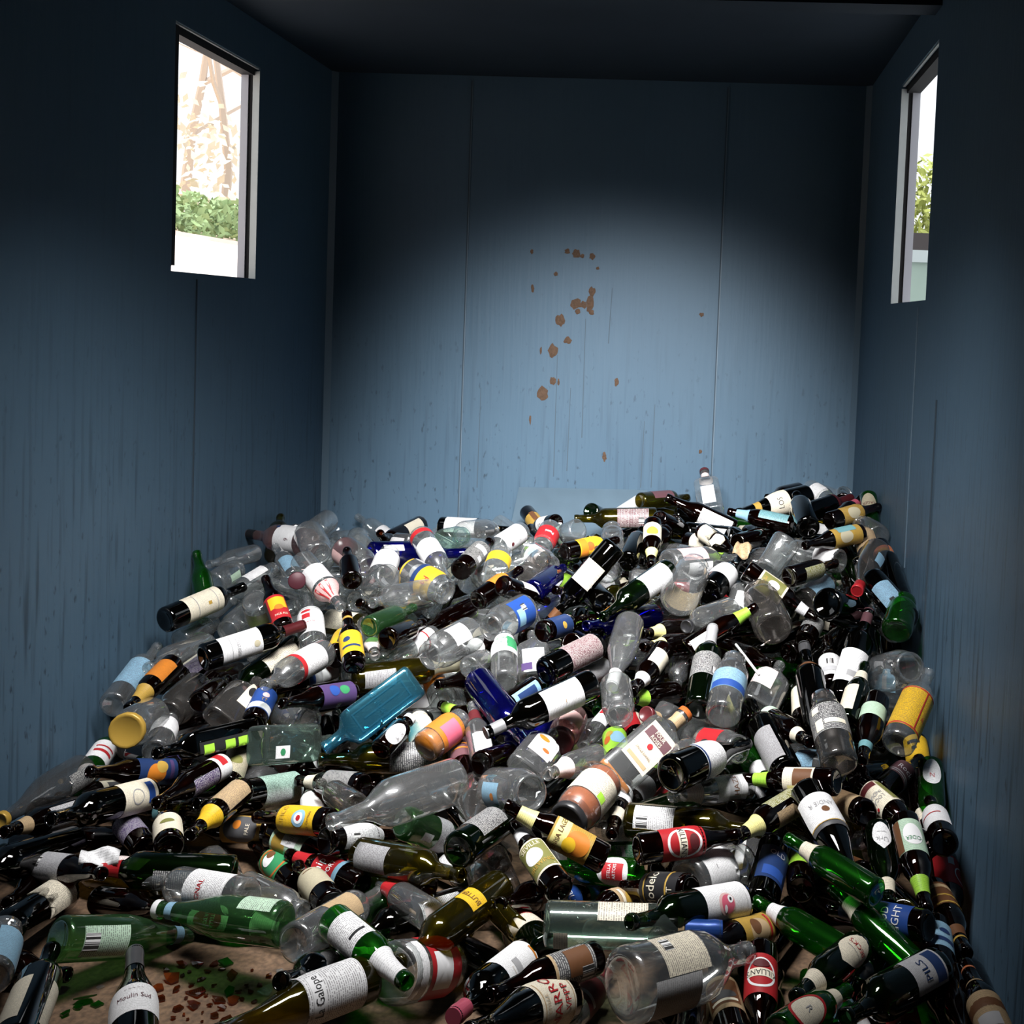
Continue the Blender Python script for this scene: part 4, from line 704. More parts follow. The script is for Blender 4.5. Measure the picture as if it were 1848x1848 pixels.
I('jar', 1252, 1334, 1294, 1346, 'cl', 'clear jar rim up beside the red labelled one', (), n='m', lay=0)
I('flask', 1318, 1302, 1228, 1292, 'cl', 'flat clear bottle above the red labelled jar', (), lay=0)
I('beer', 1344, 1358, 1390, 1414, 'gr', 'green bottle with small white and black collar', (NK(.64, .82, 'white'),), n='m', lay=0)
I('beer', 1440, 1400, 1530, 1430, 'am', 'bare brown bottle in the dark hollow', (), lay=-1)
I('beer', 1545, 1400, 1620, 1392, 'am', 'bare brown bottle by the dark hollow', (), lay=-1)
I('beer', 1490, 1300, 1590, 1340, 'am', 'bare brown bottle under the yellow labelled one', (), lay=-1)
I('wine', 1640, 1300, 1690, 1400, 'dk', 'bare black bottle leaning on the right wall', (), lay=-1, n='m')
# middle
I('gin', 748, 1228, 584, 1352, 'aq', 'square pale blue gin bottle with raised panel', (EM('IMPORTED'),), n='m', lay=3)
I('gin', 462, 1346, 592, 1338, 'pg', 'square clear green tinted bottle on its side', (L(.12, .3, 40, 'white', 25, 0, (El(.016, .018, 'green'),)),), lay=1)
I('wine', 862, 1227, 950, 1345, 'co', 'cobalt blue wine bottle lying diagonally', (), n='m', lay=1, s=1.05)
I('beer', 905, 1212, 787, 1236, 'am', 'brown bottle neck pointing left above cobalt glass', (), lay=0)
I('wine', 1069, 1234, 879, 1322, 'dk', 'black wine bottle, white label, grey foil mouth', (L(.16, .50, 150, 'white', -15, 0, (Tx('~', 0, 0, .02, 'tan'),)), FO(.84, 'grey')), n='m', lay=2)
I('beer', 968, 1238, 864, 1308, 'am', 'orange brown bottle with pale blue label', (L(.06, .5, 110, 'sky', -25, 0, (Rc(.03, .07, 'navy', .006, 0),)),), n='m', lay=1)
I('small', 686, 1354, 739, 1298, 'am', 'small dark bottle, oval white label, white cap', (OV(.36, .046, .066, 'white', 0, (Tx('GREEK', 0, .010, .014, 'grey'), Tx('VOGA', 0, -.008, .014, 'grey'))), CAP('white')), n='b', lay=1)
I('talljar', 764, 1356, 756, 1296, 'cl', 'jar with cream lettered wrapper', (L(.1, .9, 200, 'cream', 0, 0, (Tx('ARKTIAN', 0, 0, .018, 'grey'),)),), n='b', lay=0)
I('jar', 766, 1350, 834, 1299, 'cl', 'jar with orange contents and pink label', (FILL(.5, 'orange'), L(.2, .78, 170, 'orange', 0, 0, (Rc(.06, .05, 'hotpink', .012, 0),))), n='b', lay=1)
I('beer', 874, 1386, 853, 1276, 'cl', 'clear bottle neck up with dark red collar', (NK(.66, .84, 'maroon'), L(.1, .4, 90, 'white', 20)), n='b', lay=1)
I('beer', 892, 1320, 794, 1271, 'am', 'dark bottle with lime neck label pointing left', (NK(.72, .92, 'lime'),), n='b', lay=0)
I('wine', 636, 1227, 834, 1201, 'ol', 'dark olive bottle with grey neck foil', (FO(.72, 'beige'), L(.08, .36, 70, 'grey', 10, 1)), lay=0)
I('jar', 846, 1205, 872, 1190, 'cl', 'small clear jar showing its round base', (), n='b', lay=1, s=.75)
I('talljar', 910, 1232, 910, 1152, 'cl', 'clear jar upright with green and white label', (L(.46, .9, 190, 'white', 0, 0, (Rc(.03, .05, 'green', .022, .004), Tx('AURA', -.006, .010, .014, 'green'), Tx('VERDE', -.006, -.006, .014, 'green'))),), n='b', lay=2, s=1.1)
I('flask', 966, 1226, 960, 1148, 'cl', 'clear bottle with white and purple label', (L(.02, .5, 84, 'white', 0, 1, (Rc(.03, .03, 'purple', -.02, -.03),)),), n='b', lay=0)
I('wine', 984, 1212, 1118, 1144, 'dk', 'dark wine bottle with mauve label, base forward', (L(.22, .62, 140, 'mauve', -10, 1),), n='b', lay=2)
I('beer', 1040, 1226, 1116, 1194, 'cl', 'clear bottle with crumpled silver label', (L(.05, .6, 160, 'silver', 0, 1),), lay=0)
I('bigjar', 947, 1100, 884, 1134, 'cl', 'clear jar with blue label, mouth forward', (L(.1, .62, 140, 'blue', -20, 0, (Rc(.05, .03, 'sky', 0, .02), Bc(.02, .02, .026, 0))),), n='m', lay=2)
I('bigjar', 850, 1143, 776, 1184, 'cl', 'clear jar lying open with white square label', (L(.3, .66, 70, 'white', 20, 1),), n='m', lay=1)
I('beer', 778, 1148, 690, 1198, 'cl', 'clear bottle, white label with red line', (L(.1, .5, 150, 'white', 0, 0, (Rc(.07, .006, 'red', 0, -.012), Tx('ANIS', 0, .012, .014, 'grey'))),), n='m', lay=0)
I('beer', 892, 1158, 830, 1180, 'am', 'dark bottle with white collar behind the jars', (NK(.6, .86, 'white'),), n='m', lay=0)
I('beer', 957, 1152, 886, 1120, 'am', 'brown bottle, pale blue and white label', (L(.06, .5, 150, 'white', -20, 1, (Rc(.06, .03, 'sky', 0, .03),)),), lay=-1)
I('beer', 852, 1094, 758, 1142, 'am', 'bare brown bottle behind the open jar', (), lay=-1)
I('beer', 906, 1056, 988, 1086, 'am', 'brown bottle with its ringed base forward', (L(.3, .7, 60, 'white', -60),), n='b', lay=1)
I('beer', 862, 1084, 938, 1028, 'am', 'brown bottle with orange label, base forward', (L(.3, .6, 120, 'orange', -40),), n='b', lay=1)
I('jar', 888, 1046, 906, 996, 'cl', 'clear jar with yellow band', (L(.4, .7, 150, 'yellow', 0),), n='b', lay=0)
I('jar', 952, 1042, 976, 1008, 'sm', 'smoky clear jar beside cobalt glass', (), n='b', lay=0)
I('spirit', 830, 1030, 881, 980, 'am', 'black sauce bottle, black label with white text', (L(.2, .66, 150, 'black', 0, 1, (Rc(.05, .028, 'silver', 0, .02), Rc(.02, .02, 'white', .02, -.03))), CAP('black')), n='b', lay=1, s=.9)
I('wine', 666, 1001, 842, 998, 'co', 'cobalt blue bottle lying level at the back', (L(.1, .3, 30, 'white', -30),), lay=0, s=1.15)
I('spirit', 758, 966, 806, 1044, 'cl', 'clear bottle, white label and red band', (L(.30, .62, 170, 'white', 0), L(.06, .14, 180, 'red', 0)), n='m', lay=2)
I('bigjar', 738, 1032, 806, 1070, 'cl', 'clear jar, navy and yellow label, red lettering', (L(.44, .80, 180, 'yellow', 0, 0, (Tx('Ra', 0, .006, .036, 'red'),)), L(.34, .44, 180, 'navy'), L(.02, .08, 120, 'yellow')), n='m', lay=1)
I('flask', 744, 990, 700, 984, 'cl', 'clear bottle with white label at the back', (L(.1, .8, 84, 'white', 0),), lay=-1)
I('wine', 793, 950, 930, 957, 'dk', 'black wine bottle at the back, white label', (L(.1, .5, 130, 'white', -35, 1),), lay=1)
I('wine', 560, 1262, 700, 1240, 'dk', 'bare black bottle under the blue gin bottle', (), lay=-1)
I('wine', 1010, 1130, 1120, 1170, 'dk', 'bare black bottle behind the mauve label', (), lay=-1)
I('beer', 1030, 1160, 1065, 1200, 'am', 'brown bottle with tan label seen from its base', (L(.1, .5, 120, 'gold', -40),), n='b', lay=0)
I('beer', 980, 1140, 1050, 1118, 'am', 'brown bottle, blue label with gold star', (L(.1, .5, 140, 'navy', 0, 0, (El(.02, .02, 'gold'),)),), lay=0)
I('jar', 700, 1208, 640, 1215, 'cl', 'clear jar under the dark olive neck', (), lay=-1)
I('tumbler', 780, 1222, 800, 1262, 'cl', 'clear glass with orange label behind the neck', (L(.1, .7, 130, 'orange', 0, 0, (Rc(.03, .03, 'red', .01, 0),)),), n='m', lay=-1)
I('beer', 700, 1310, 800, 1292, 'am', 'dark red bottle behind the small white cap', (NK(.7, .9, 'white'),), lay=-1)
# left slope
I('magnum', 503, 977, 388, 960, 'pk', 'large rose tinted bottle with white label', (L(.14, .44, 200, 'white', 0, 0, (Rc(.012, .016, 'navy', .05, .05), Tx('9', .0, -.02, .03, 'mauve'))), FO(.86, 'black')), n='b', lay=1, s=.92)
I('wine', 496, 1005, 506, 936, 'ol', 'olive bottle mouth rising behind the rose one', (), n='b', lay=-1)
I('beer', 368, 1100, 348, 997, 'gr', 'bright green beer bottle standing at the left wall', (), n='b', lay=2)
I('wine', 298, 1119, 432, 1062, 'dk', 'black wine bottle near wall, white gold-marked label', (L(.20, .62, 150, 'cream', 0, 0, (Rc(.01, .012, 'gold', .004, .012), Rc(.08, .002, 'grey', 0, -.03), Rc(.08, .002, 'grey', 0, .04), Tx('~ ~ ~', 0, .05, .01, 'grey'))),), n='b', lay=1)
I('talljar', 323, 1158, 379, 1128, 'cl', 'clear embossed jar below the white labelled bottle', (), n='b', lay=1)
I('wine', 366, 1187, 548, 1128, 'dk', 'black wine bottle, white label with script', (L(.14, .52, 140, 'white', 0, 0, (Tx('Chateau', 0, -.01, .02, 'grey'), El(.018, .018, 'beige', .008, .04), Rc(.07, .0015, 'grey', 0, -.03))), FO(.78, 'maroon')), n='b', lay=2)
I('beer', 513, 1137, 479, 1043, 'am', 'brown bottle upright, yellow red label', (L(.1, .52, 150, 'red', 0, 0, (Rc(.05, .045, 'yellow', .008, .016), El(.026, .02, 'orange', .008, -.004), Rc(.012, .08, 'black', -.03, 0), Tx('PALE ALE', .008, -.034, .011, 'cream'))),), n='b', lay=2)
I('spirit', 567, 1194, 556, 1074, 'cl', 'clear bottle upright, white label with red house', (L(.30, .70, 170, 'white', 0, 0, (Rc(.024, .018, 'red', -.012, .012), El(.03, .01, 'red', -.012, .032), Tx('HOUSE', 0, -.014, .01, 'red'))),), n='b', lay=2)
I('jar', 460, 1082, 477, 1132, 'cl', 'clear jar turned bottom up', (L(.2, .7, 150, 'lightpink', 20),), n='b', lay=1)
I('beer', 635, 1048, 627, 998, 'am', 'brown bottle end on, base forward, among clear jars', (), n='b', lay=2)
I('bigjar', 556, 962, 576, 1000, 'cl', 'round clear jar looking out of its mouth', (), n='m', lay=0)
I('bigjar', 620, 992, 665, 1026, 'cl', 'clear jar with reddish dregs', (FILL(.06, 'maroon'), L(.1, .5, 60, 'pink', 50)), n='m', lay=0)
I('jar', 686, 1042, 702, 1002, 'cl', 'clear jar with white label by cobalt glass', (L(.1, .75, 180, 'white', 0, 1),), n='b', lay=0)
I('jar', 702, 1040, 666, 1062, 'cl', 'clear jar with round embossed base', (), n='b', lay=1)
I('spirit', 545, 1012, 616, 1096, 'cl', 'clear bottle, white label and red striped end', (L(.30, .58, 190, 'white', 0, 1), L(.62, .84, 190, 'pink', 0, 0, (Rc(.006, .05, 'red', -.012, 0), Rc(.006, .05, 'red', .004, 0), Rc(.006, .05, 'red', .02, 0)))), n='m', lay=1)
I('beer', 533, 1044, 497, 986, 'cl', 'clear bottle leaning with worn blue print', (L(.1, .45, 100, 'sky', 20, 1),), n='b', lay=0)
I('talljar', 428, 1067, 492, 1028, 'cl', 'clear jar with white strip label', (L(.2, .7, 60, 'white', -40, 1),), n='b', lay=0)
I('jar', 384, 1056, 422, 1030, 'cl', 'clear jar with a mint corner of label', (L(.3, .7, 40, 'mint', 30),), n='b', lay=0)
I('beer', 452, 1000, 376, 1019, 'cl', 'clear bottle with long bright neck', (), lay=0)
I('beer', 558, 1069, 488, 1050, 'cl', 'clear bottle with a bright streak', (), lay=1)
I('spirit', 764, 1068, 672, 1088, 'cl', 'thick clear bottle, mouth to the left', (), n='m', lay=1)
I('beer', 722, 1122, 648, 1088, 'am', 'dark bottle mouth poking out toward the front', (), n='m', lay=0)
I('beer', 667, 1131, 738, 1100, 'lg', 'pale green bottle showing its round base', (), n='b', lay=1)
I('beer', 699, 1153, 756, 1128, 'am', 'dark bottle base beside green glass', (), n='b', lay=1)
I('wine', 583, 1120, 715, 1140, 'ol', 'olive bottle with cream label, behind thin beer', (L(.1, .5, 110, 'cream', -25, 1),), lay=0)
I('beer', 639, 1200, 626, 1110, 'am', 'slim brown bottle upright, yellow blue label', (L(.1, .5, 170, 'yellow', 0, 0, (El(.02, .02, 'navy', -.01, .01), Rc(.05, .008, 'navy', 0, -.02))), NK(.84, .88, 'gold')), n='b', lay=2)
I('beer', 604, 1190, 628, 1132, 'am', 'brown bottle base forward with yellow label', (L(.16, .6, 170, 'yellow', 0, 0, (Rc(.012, .09, 'black', -.008, 0),)),), n='b', lay=1)
I('beer', 664, 1132, 677, 1184, 'cl', 'clear bottle with pale pink neck, mouth forward', (NK(.66, .86, 'lightpink'),), n='m', lay=0)
I('spirit', 574, 1184, 478, 1237, 'cl', 'clear bottle, white label with red stripe', (L(.16, .5, 180, 'white', 0, 1), L(.5, .56, 200, 'red', 0)), n='m', lay=2)
I('wine', 531, 1167, 398, 1264, 'dg', 'dark green bottle with cream label, neck down', (L(.1, .5, 120, 'cream', -25, 1),), n='m', lay=0)
I('beer', 606, 1204, 484, 1252, 'am', 'brown bottle, silver white label with blue corner', (L(.06, .52, 150, 'silver', 0, 0, (Rc(.03, .02, 'blue', -.01, .04), Rc(.06, .03, 'white', 0, -.01))),), n='m', lay=1)
I('beer', 636, 1250, 508, 1270, 'am', 'brown bottle, purple label with green fruit', (L(.06, .52, 160, 'purple', 0, 0, (El(.024, .03, 'green', .012, -.016), El(.03, .03, 'blue', .014, .016), Bc(.02, .012, -.03, -.0))),), lay=1)
I('beer', 456, 1306, 496, 1222, 'am', 'brown bottle, royal blue label with pink disc', (L(.12, .5, 180, 'blue', 0, 0, (El(.018, .018, 'pink', 0, .012), Rc(.07, .022, 'white', 0, -.03), Tx('TT', 0, -.008, .016, 'gold'))),), n='b', lay=1)
I('flask', 398, 1306, 456, 1240, 'sm', 'flat grey bottle, cream label with dark figure', (L(.3, .8, 60, 'cream', 20, 0, (El(.02, .04, 'black', -.006, .012), Tx('TE', .008, -.03, .012, 'red'))),), n='b', lay=1, s=1.15)
I('bigjar', 348, 1248, 302, 1292, 'sm', 'empty clear jar with threaded mouth forward', (), n='m', lay=0)
I('beer', 361, 1266, 404, 1232, 'am', 'dark bottle base like a black disc', (), n='b', lay=1)
I('wine', 203, 1274, 276, 1178, 'cl', 'clear wine bottle at the wall, pale blue label', (L(.2, .6, 150, 'sky', 0, 1),), n='b', lay=0)
I('beer', 296, 1134, 256, 1208, 'am', 'brown bottle with green label bits at the wall', (NK(.60, .74, 'green'), L(.3, .5, 120, 'green', 0)), n='m', lay=-1)
I('wine', 356, 1170, 266, 1206, 'cl', 'clear bottle lying level with a bright streak', (), lay=1)
I('beer', 302, 1208, 232, 1278, 'am', 'brown bottle, orange label and gold neck label', (L(.14, .5, 110, 'orange', 30, 0), NK(.64, .84, 'gold')), n='m', lay=2)
I('beer', 352, 1200, 288, 1246, 'am', 'brown bottle with thin purple label strip', (L(.1, .52, 90, 'purple', 0, 1, (Rc(.006, .09, 'cream', .022, 0),)),), n='m', lay=0)
I('bigjar', 266, 1296, 228, 1319, 'cl', 'clear jar closed with a gold lid', (LID('gold'),), n='m', lay=2)
I('talljar', 280, 1358, 302, 1306, 'cl', 'clear jar standing with white label', (L(.4, .8, 180, 'white', 0, 1),), n='b', lay=1)
I('beer', 196, 1350, 190, 1288, 'sm', 'clear bottle top against the left wall', (), n='b', lay=0)
I('oil', 447, 1320, 282, 1360, 'dk', 'square black bottle with lime green panels', (L(.12, .66, 80, 'black', -40, 0, (Rc(.028, .03, 'lime', 0, -.052), Rc(.028, .03, 'lime', 0, -.012), Rc(.028, .03, 'lime', 0, .052))), ), lay=2)
I('wine', 300, 1185, 350, 1225, 'dk', 'bare black bottle below the streaked clear one', (), lay=-1)
I('beer', 420, 1215, 340, 1240, 'am', 'bare brown bottle under the script label', (), lay=-1)
I('beer', 240, 1360, 340, 1374, 'am', 'bare brown bottle above the orange flower', (), lay=-1)
I('wine', 180, 1330, 240, 1390, 'dk', 'bare black bottle low at the left wall', (), lay=-1)
I('jar', 510, 1290, 560, 1300, 'cl', 'clear jar above the square green tinted bottle', (), lay=-1)
I('jar', 444, 1110, 410, 1140, 'cl', 'clear jar under the bottom up jar', (), lay=-1)
I('jar', 600, 1060, 650, 1075, 'cl', 'clear jar under the brown bottle end', (), lay=-1)
I('jar', 590, 940, 560, 962, 'cl', 'clear jar at the back left corner', (), lay=-1)
I('jar', 690, 1075, 640, 1085, 'cl', 'clear jar left of the thick clear bottle', (), lay=-1)
I('talljar', 720, 1090, 790, 1075, 'cl', 'clear ridged jar right of the thick clear bottle', (), n='b', lay=0)
I('talljar', 740, 1125, 690, 1108, 'pg', 'green tinted jar under the thick clear bottle', (), lay=-1)
# back middle and crest
I('jar', 798, 976, 832, 968, 'pg', 'green tinted jar under the back black bottle', (), lay=-1)
I('bigjar', 834, 965, 888, 958, 'cl', 'clear jar with star base at the back', (), n='b', lay=0)
I('spirit', 938, 962, 868, 1008, 'cl', 'clear bottle, white label with cherry', (L(.1, .6, 150, 'white', 0, 1, (El(.014, .016, 'maroon', -.02, .03), Tx('Concord', .004, -.02, .018, 'grey'))),), n='m', lay=0)
I('jar', 994, 955, 976, 992, 'cl', 'clear jar with red label at the back', (L(.3, .8, 160, 'red', 0, 0, (Tx('Pomi', 0, 0, .02, 'white'),)),), n='m', lay=0)
I('jar', 956, 998, 996, 1022, 'cl', 'clear jar, white label with blue code block', (L(.2, .7, 90, 'white', -10, 0, (Rc(.03, .04, 'sky'),)),), n='m', lay=1)
I('jar', 1044, 955, 1004, 972, 'cl', 'clear jar base forward with green red label', (L(.5, .85, 180, 'mint', 0, 0, (Rc(.03, .016, 'red'),)),), n='b', lay=1)
I('beer', 1019, 996, 1114, 974, 'am', 'brown bottle with red and yellow autumn label', (L(.2, .66, 160, 'yellow', 0, 0, (El(.03, .03, 'rust', 0, -.01), Rc(.07, .03, 'orange', 0, -.034), El(.014, .02, 'brown', .01, .012))),), lay=1)
I('beer', 950, 923, 988, 970, 'am', 'brown bottle bottom up with yellow label', (L(.3, .6, 150, 'gold', 0, 0, (Rc(.02, .08, 'brown', -.012, 0),)),), n='m', lay=0)
I('beer', 1004, 942, 956, 952, 'am', 'brown bottle base forward with black white label', (L(.2, .5, 160, 'white', 0, 0, (Tx('G', 0, 0, .03, 'black'),)),), n='b', lay=1)
I('wine', 1066, 922, 1108, 944, 'dg', 'dark green bottle end at the back', (), n='b', lay=0, s=.85)
I('whisky', 1284, 926, 1271, 850, 'cl', 'clear spirit bottle standing on the crest', (CAP('maroon'), NK(.76, .88, 'lightpink'), L(.1, .5, 70, 'white', 0, 1)), n='b', lay=2)
I('spirit', 1168, 884, 1106, 924, 'cl', 'white wrapped bottle on the crest', (L(.04, .7, 200, 'white'),), lay=-1)
I('wine', 1155, 903, 1242, 896, 'ol', 'olive bottle base forward with brown label', (L(.2, .6, 100, 'mauve', -60),), n='b', lay=0, s=.9)
I('beer', 1326, 956, 1184, 889, 'am', 'brown bottle on the crest, long white label', (L(.06, .5, 130, 'white', -25, 1),), n='b', lay=2)
I('wine', 1184, 934, 1038, 936, 'ol', 'olive bottle on the crest, brown barcode label', (L(.1, .48, 120, 'mauve', 0, 1, (Bc(.022, .02, -.01, -.03),)),), lay=1, s=.95)
I('beer', 1188, 936, 1246, 962, 'am', 'brown bottle end with a shining rim', (), n='b', lay=1)
I('beer', 1178, 946, 1175, 1022, 'am', 'brown bottle, cream label, yellow collar, neck forward', (L(.16, .46, 190, 'cream', 0, 0, (El(.04, .04, 'gold', 0, .01),)), NK(.68, .82, 'paleyellow')), n='m', lay=2)
I('magnum', 1202, 1020, 1334, 1008, 'cl', 'large clear bottle on its side, pink and white labels', (L(.1, .44, 60, 'pink', -40, 1), L(.16, .48, 60, 'white', 30, 0, (Tx('RYE', 0, 0, .04, 'grey'),))), n='b', lay=3, s=.92)
I('bigjar', 1224, 1084, 1252, 1026, 'cl', 'big clear jar showing its oval base', (L(.2, .7, 120, 'tan', 170, 1),), n='b', lay=2, s=1.15)
I('burg', 1278, 1070, 1338, 1008, 'dk', 'black wine bottle base forward, white label', (L(.22, .5, 170, 'white', -5, 0, (Tx('. . . . .', 0, .0, .012, 'grey'),)),), n='b', lay=3)
I('beer', 1345, 1028, 1474, 1118, 'am', 'brown bottle, olive picture label, white collar', (L(.18, .54, 150, 'cream', -5, 0, (Rc(.062, .07, 'olive'), El(.026, .034, 'white', -.006, .004), Tx('MISSIO', 0, -.026, .014, 'gold'))), NK(.74, .86, 'white')), n='m', lay=2)
I('beer', 1424, 1041, 1508, 1016, 'am', 'brown bottle base ring forward, olive label', (L(.2, .6, 100, 'olive', 30, 1),), n='b', lay=1)
I('wine', 1206, 1030, 1088, 1114, 'dg', 'green wine bottle, white printed label, neck down', (L(.1, .46, 130, 'white', -5, 1),), n='m', lay=2)
I('wine', 1110, 984, 989, 1124, 'dk', 'black wine bottle, cream label, brown foil mouth', (L(.26, .52, 110, 'cream', 10, 1), FO(.84, 'brown')), n='m', lay=2)
I('wine', 1182, 1112, 1056, 1130, 'co', 'dark cobalt bottle with a bright streak', (), lay=1)
I('wine', 1133, 1014, 1156, 962, 'dk', 'black bottle base ring facing the front', (), n='b', lay=1, s=.9)
I('jar', 1108, 1000, 1104, 952, 'cl', 'clear jar mouth up on the crest slope', (), n='b', lay=0)
I('beer', 1252, 1134, 1157, 1144, 'am', 'brown bottle, striped yellow collar, upper of two', (NK(.66, .84, 'paleyellow'),), lay=1)
I('beer', 1257, 1160, 1159, 1168, 'am', 'brown bottle, striped yellow collar, lower of two', (NK(.66, .84, 'paleyellow'),), lay=1)
I('beer', 1239, 1174, 1366, 1094, 'am', 'brown bottle with lime collar pointing up right', (NK(.70, .88, 'lime'), L(.06, .3, 100, 'white', 20)), n='b', lay=3)
I('bigjar', 1397, 1137, 1370, 1072, 'sm', 'big clear jar base forward with dark dregs', (), n='b', lay=2, s=1.1)
I('spirit', 1314, 1102, 1239, 1131, 'cl', 'clear round shouldered bottle with black cap', (CAP('black'),), n='m', lay=1)
I('tumbler', 1324, 1117, 1342, 1070, 'cl', 'clear glass, white label with blue print', (L(.2, .7, 100, 'white', 20, 1),), n='b', lay=1)
I('burg', 1134, 1134, 1104, 1240, 'cl', 'clear carafe with ribbed white cap forward', (FO(.80, 'white'),), n='m', lay=2)
I('beer', 1193, 1178, 1142, 1250, 'am', 'brown bottle, cream label, white collar, neck forward', (L(.2, .5, 110, 'cream', -20), NK(.68, .80, 'white')), n='m', lay=1)
I('beer', 1217, 1250, 1130, 1264, 'am', 'dark bottle with lime collar pointing left', (NK(.66, .84, 'lime'),), lay=1)
I('small', 1226, 1192, 1222, 1236, 'cl', 'small clear round bottle', (), n='m', lay=0)
I('jar', 1112, 1240, 1118, 1294, 'cl', 'clear jar upside down with ringed mouth', (), n='m', lay=2)
I('jar', 1032, 1298, 1010, 1340, 'pk', 'pink tinted jar with red rim', (L(.3, .7, 90, 'pink', 0), LID('maroon')), n='m', lay=1)
I('beer', 1098, 1296, 1052, 1350, 'cl', 'clear soda bottle, white and red label', (L(.1, .56, 130, 'white', 0, 0, (Rc(.05, .04, 'red', .006, -.02), Tx('PATAKS', 0, .02, .014, 'grey'))),), n='m', lay=0)
I('beer', 1116, 1380, 1104, 1296, 'am', 'brown bottle with many coloured label', (L(.1, .5, 160, 'lime', 0, 0, (El(.04, .05, 'sky', .01, 0), El(.02, .03, 'rust', -.02, 0), El(.02, .02, 'gold', -.012, .02))),), n='b', lay=0)
I('flask', 946, 1394, 993, 1332, 'cl', 'flat clear bottle, white label with orange swirl', (L(.25, .75, 80, 'white', 0, 0, (El(.03, .02, 'orange', -.01, .02), El(.02, .014, 'rust', .01, -.02), Rc(.008, .08, 'silver', .03, 0))),), n='b', lay=1)
I('beer', 1074, 1366, 987, 1398, 'cl', 'clear bottle with pale pink collar, mouth left', (NK(.64, .86, 'lightpink'),), n='m', lay=1)
I('beer', 1152, 1336, 1128, 1280, 'am', 'bottle with red and yellow label behind whisky', (L(.1, .5, 150, 'red', 0, 0, (Rc(.012, .09, 'cream', .03, 0),)),), n='b', lay=-1)
I('whisky', 1252, 1330, 1164, 1288, 'cl', 'clear bottle, reddish wooden stopper facing front', (CAP('maroon'), NK(.8, .9, 'tan')), n='m', lay=0)
I('beer', 975, 1402, 1030, 1384, 'cl', 'clear bottle with bluish label by sun jar', (L(.1, .5, 80, 'sky', 0, 1),), lay=-1)
I('spirit', 1270, 1360, 1222, 1364, 'cl', 'clear bottle mouth ring above the blue rimmed label', (), n='m', lay=0)
I('jar', 1170, 990, 1200, 960, 'am', 'brown jar on the crest slope', (), lay=-1)
I('wine', 930, 1345, 1000, 1290, 'co', 'cobalt fragment of a bottle under grey foil', (), lay=-1)
I('wine', 960, 1070, 1010, 1030, 'co', 'dark cobalt bottle behind the black wine', (), n='b', lay=0)
I('jar', 1050, 1340, 1090, 1320, 'cl', 'clear jar between the pink jar and whisky', (), lay=-1)
# crest right
I('champ', 1458, 896, 1330, 926, 'dk', 'big black bottle on the crest, cream label', (L(.34, .60, 160, 'cream', 0, 0, (Tx('LOS', 0, 0, .03, 'charcoal'),)), NK(.7, .78, 'gold')), lay=1)
I('beer', 1442, 884, 1384, 898, 'am', 'brown bottle behind the crest with blue label', (L(.1, .5, 110, 'sky', -30),), lay=-1)
I('beer', 1430, 948, 1314, 923, 'am', 'brown bottle with pale blue printed collar', (NK(.66, .86, 'sky'), L(.06, .5, 90, 'teal', 50, 1)), n='b', lay=2)
I('wine', 1459, 952, 1440, 900, 'dk', 'black bottle with round base facing out', (), n='b', lay=2)
I('jar', 1462, 884, 1498, 906, 'cl', 'clear jar with white label on the crest', (L(.3, .8, 100, 'white', -20, 1),), lay=-1)
I('wine', 1436, 934, 1537, 898, 'dk', 'dark bottle with red foil on the crest', (FO(.62, 'maroon'),), lay=0)
I('beer', 1502, 948, 1555, 898, 'am', 'brown bottle with pink neck label on crest', (NK(.66, .80, 'hotpink'),), n='b', lay=0)
I('beer', 1500, 941, 1592, 914, 'am', 'brown bottle base ring out, gold label', (L(.2, .6, 140, 'gold', -10, 1, (El(.04, .05, 'beige'),)),), n='b', lay=1)
I('beer', 1582, 893, 1592, 990, 'gr', 'green bottle upside down at right wall, oval label', (OV(.28, .058, .095, 'beige', 0, (Tx('LAGER', 0, -.004, .018, 'maroon'),)),), n='m', lay=0)
I('beer', 1553, 962, 1452, 985, 'am', 'brown bottle, gold label with blue barcode', (L(.08, .56, 150, 'gold', 0, 0, (El(.04, .05, 'beige', 0, .01), Rc(.03, .07, 'teal', .03, 0))),), lay=2)
I('jar', 1598, 970, 1568, 950, 'cl', 'clear jar by the right wall, base out', (), n='b', lay=1)
I('spirit', 1578, 1028, 1553, 948, 'sm', 'clear bottle with tan label near right wall', (L(.3, .7, 120, 'tan', 0, 1),), n='b', lay=0)
I('spirit', 1518, 1014, 1400, 984, 'cl', 'clear bottle lying under the gold label', (L(.02, .3, 140, 'white', 0),), n='b', lay=1)
I('facet', 1384, 1032, 1416, 982, 'cl', 'faceted crystal glass with bright edges', (), n='b', lay=1, s=1.15)
I('burg', 1580, 998, 1547, 1066, 'sm', 'clear bottle with red wax capped mouth forward', (CAP('red'), FO(.86, 'red'), L(.3, .5, 40, 'sky', -30)), n='m', lay=1)
I('wine', 1637, 1118, 1552, 1018, 'dk', 'black wine bottle with pale blue label', (L(.12, .46, 90, 'sky', 10, 1, (Rc(.014, .014, 'black', 0, -.03),)),), n='b', lay=1)
I('beer', 1602, 990, 1642, 1062, 'am', 'brown bottle, dim orange label, right wall', (L(.2, .5, 150, 'rust', 0, 0, (El(.05, .04, 'gold'),)),), n='m', lay=0)
I('wine', 1628, 1020, 1664, 1124, 'dk', 'bare black bottle along the right wall', (), n='m', lay=-1)
I('jar', 1643, 1141, 1656, 1086, 'gr', 'dark green jar with round rim by right wall', (), n='b', lay=1)
I('champ', 1491, 1089, 1584, 1124, 'dk', 'black sparkling wine bottle, knurled base forward', (), n='b', lay=2)
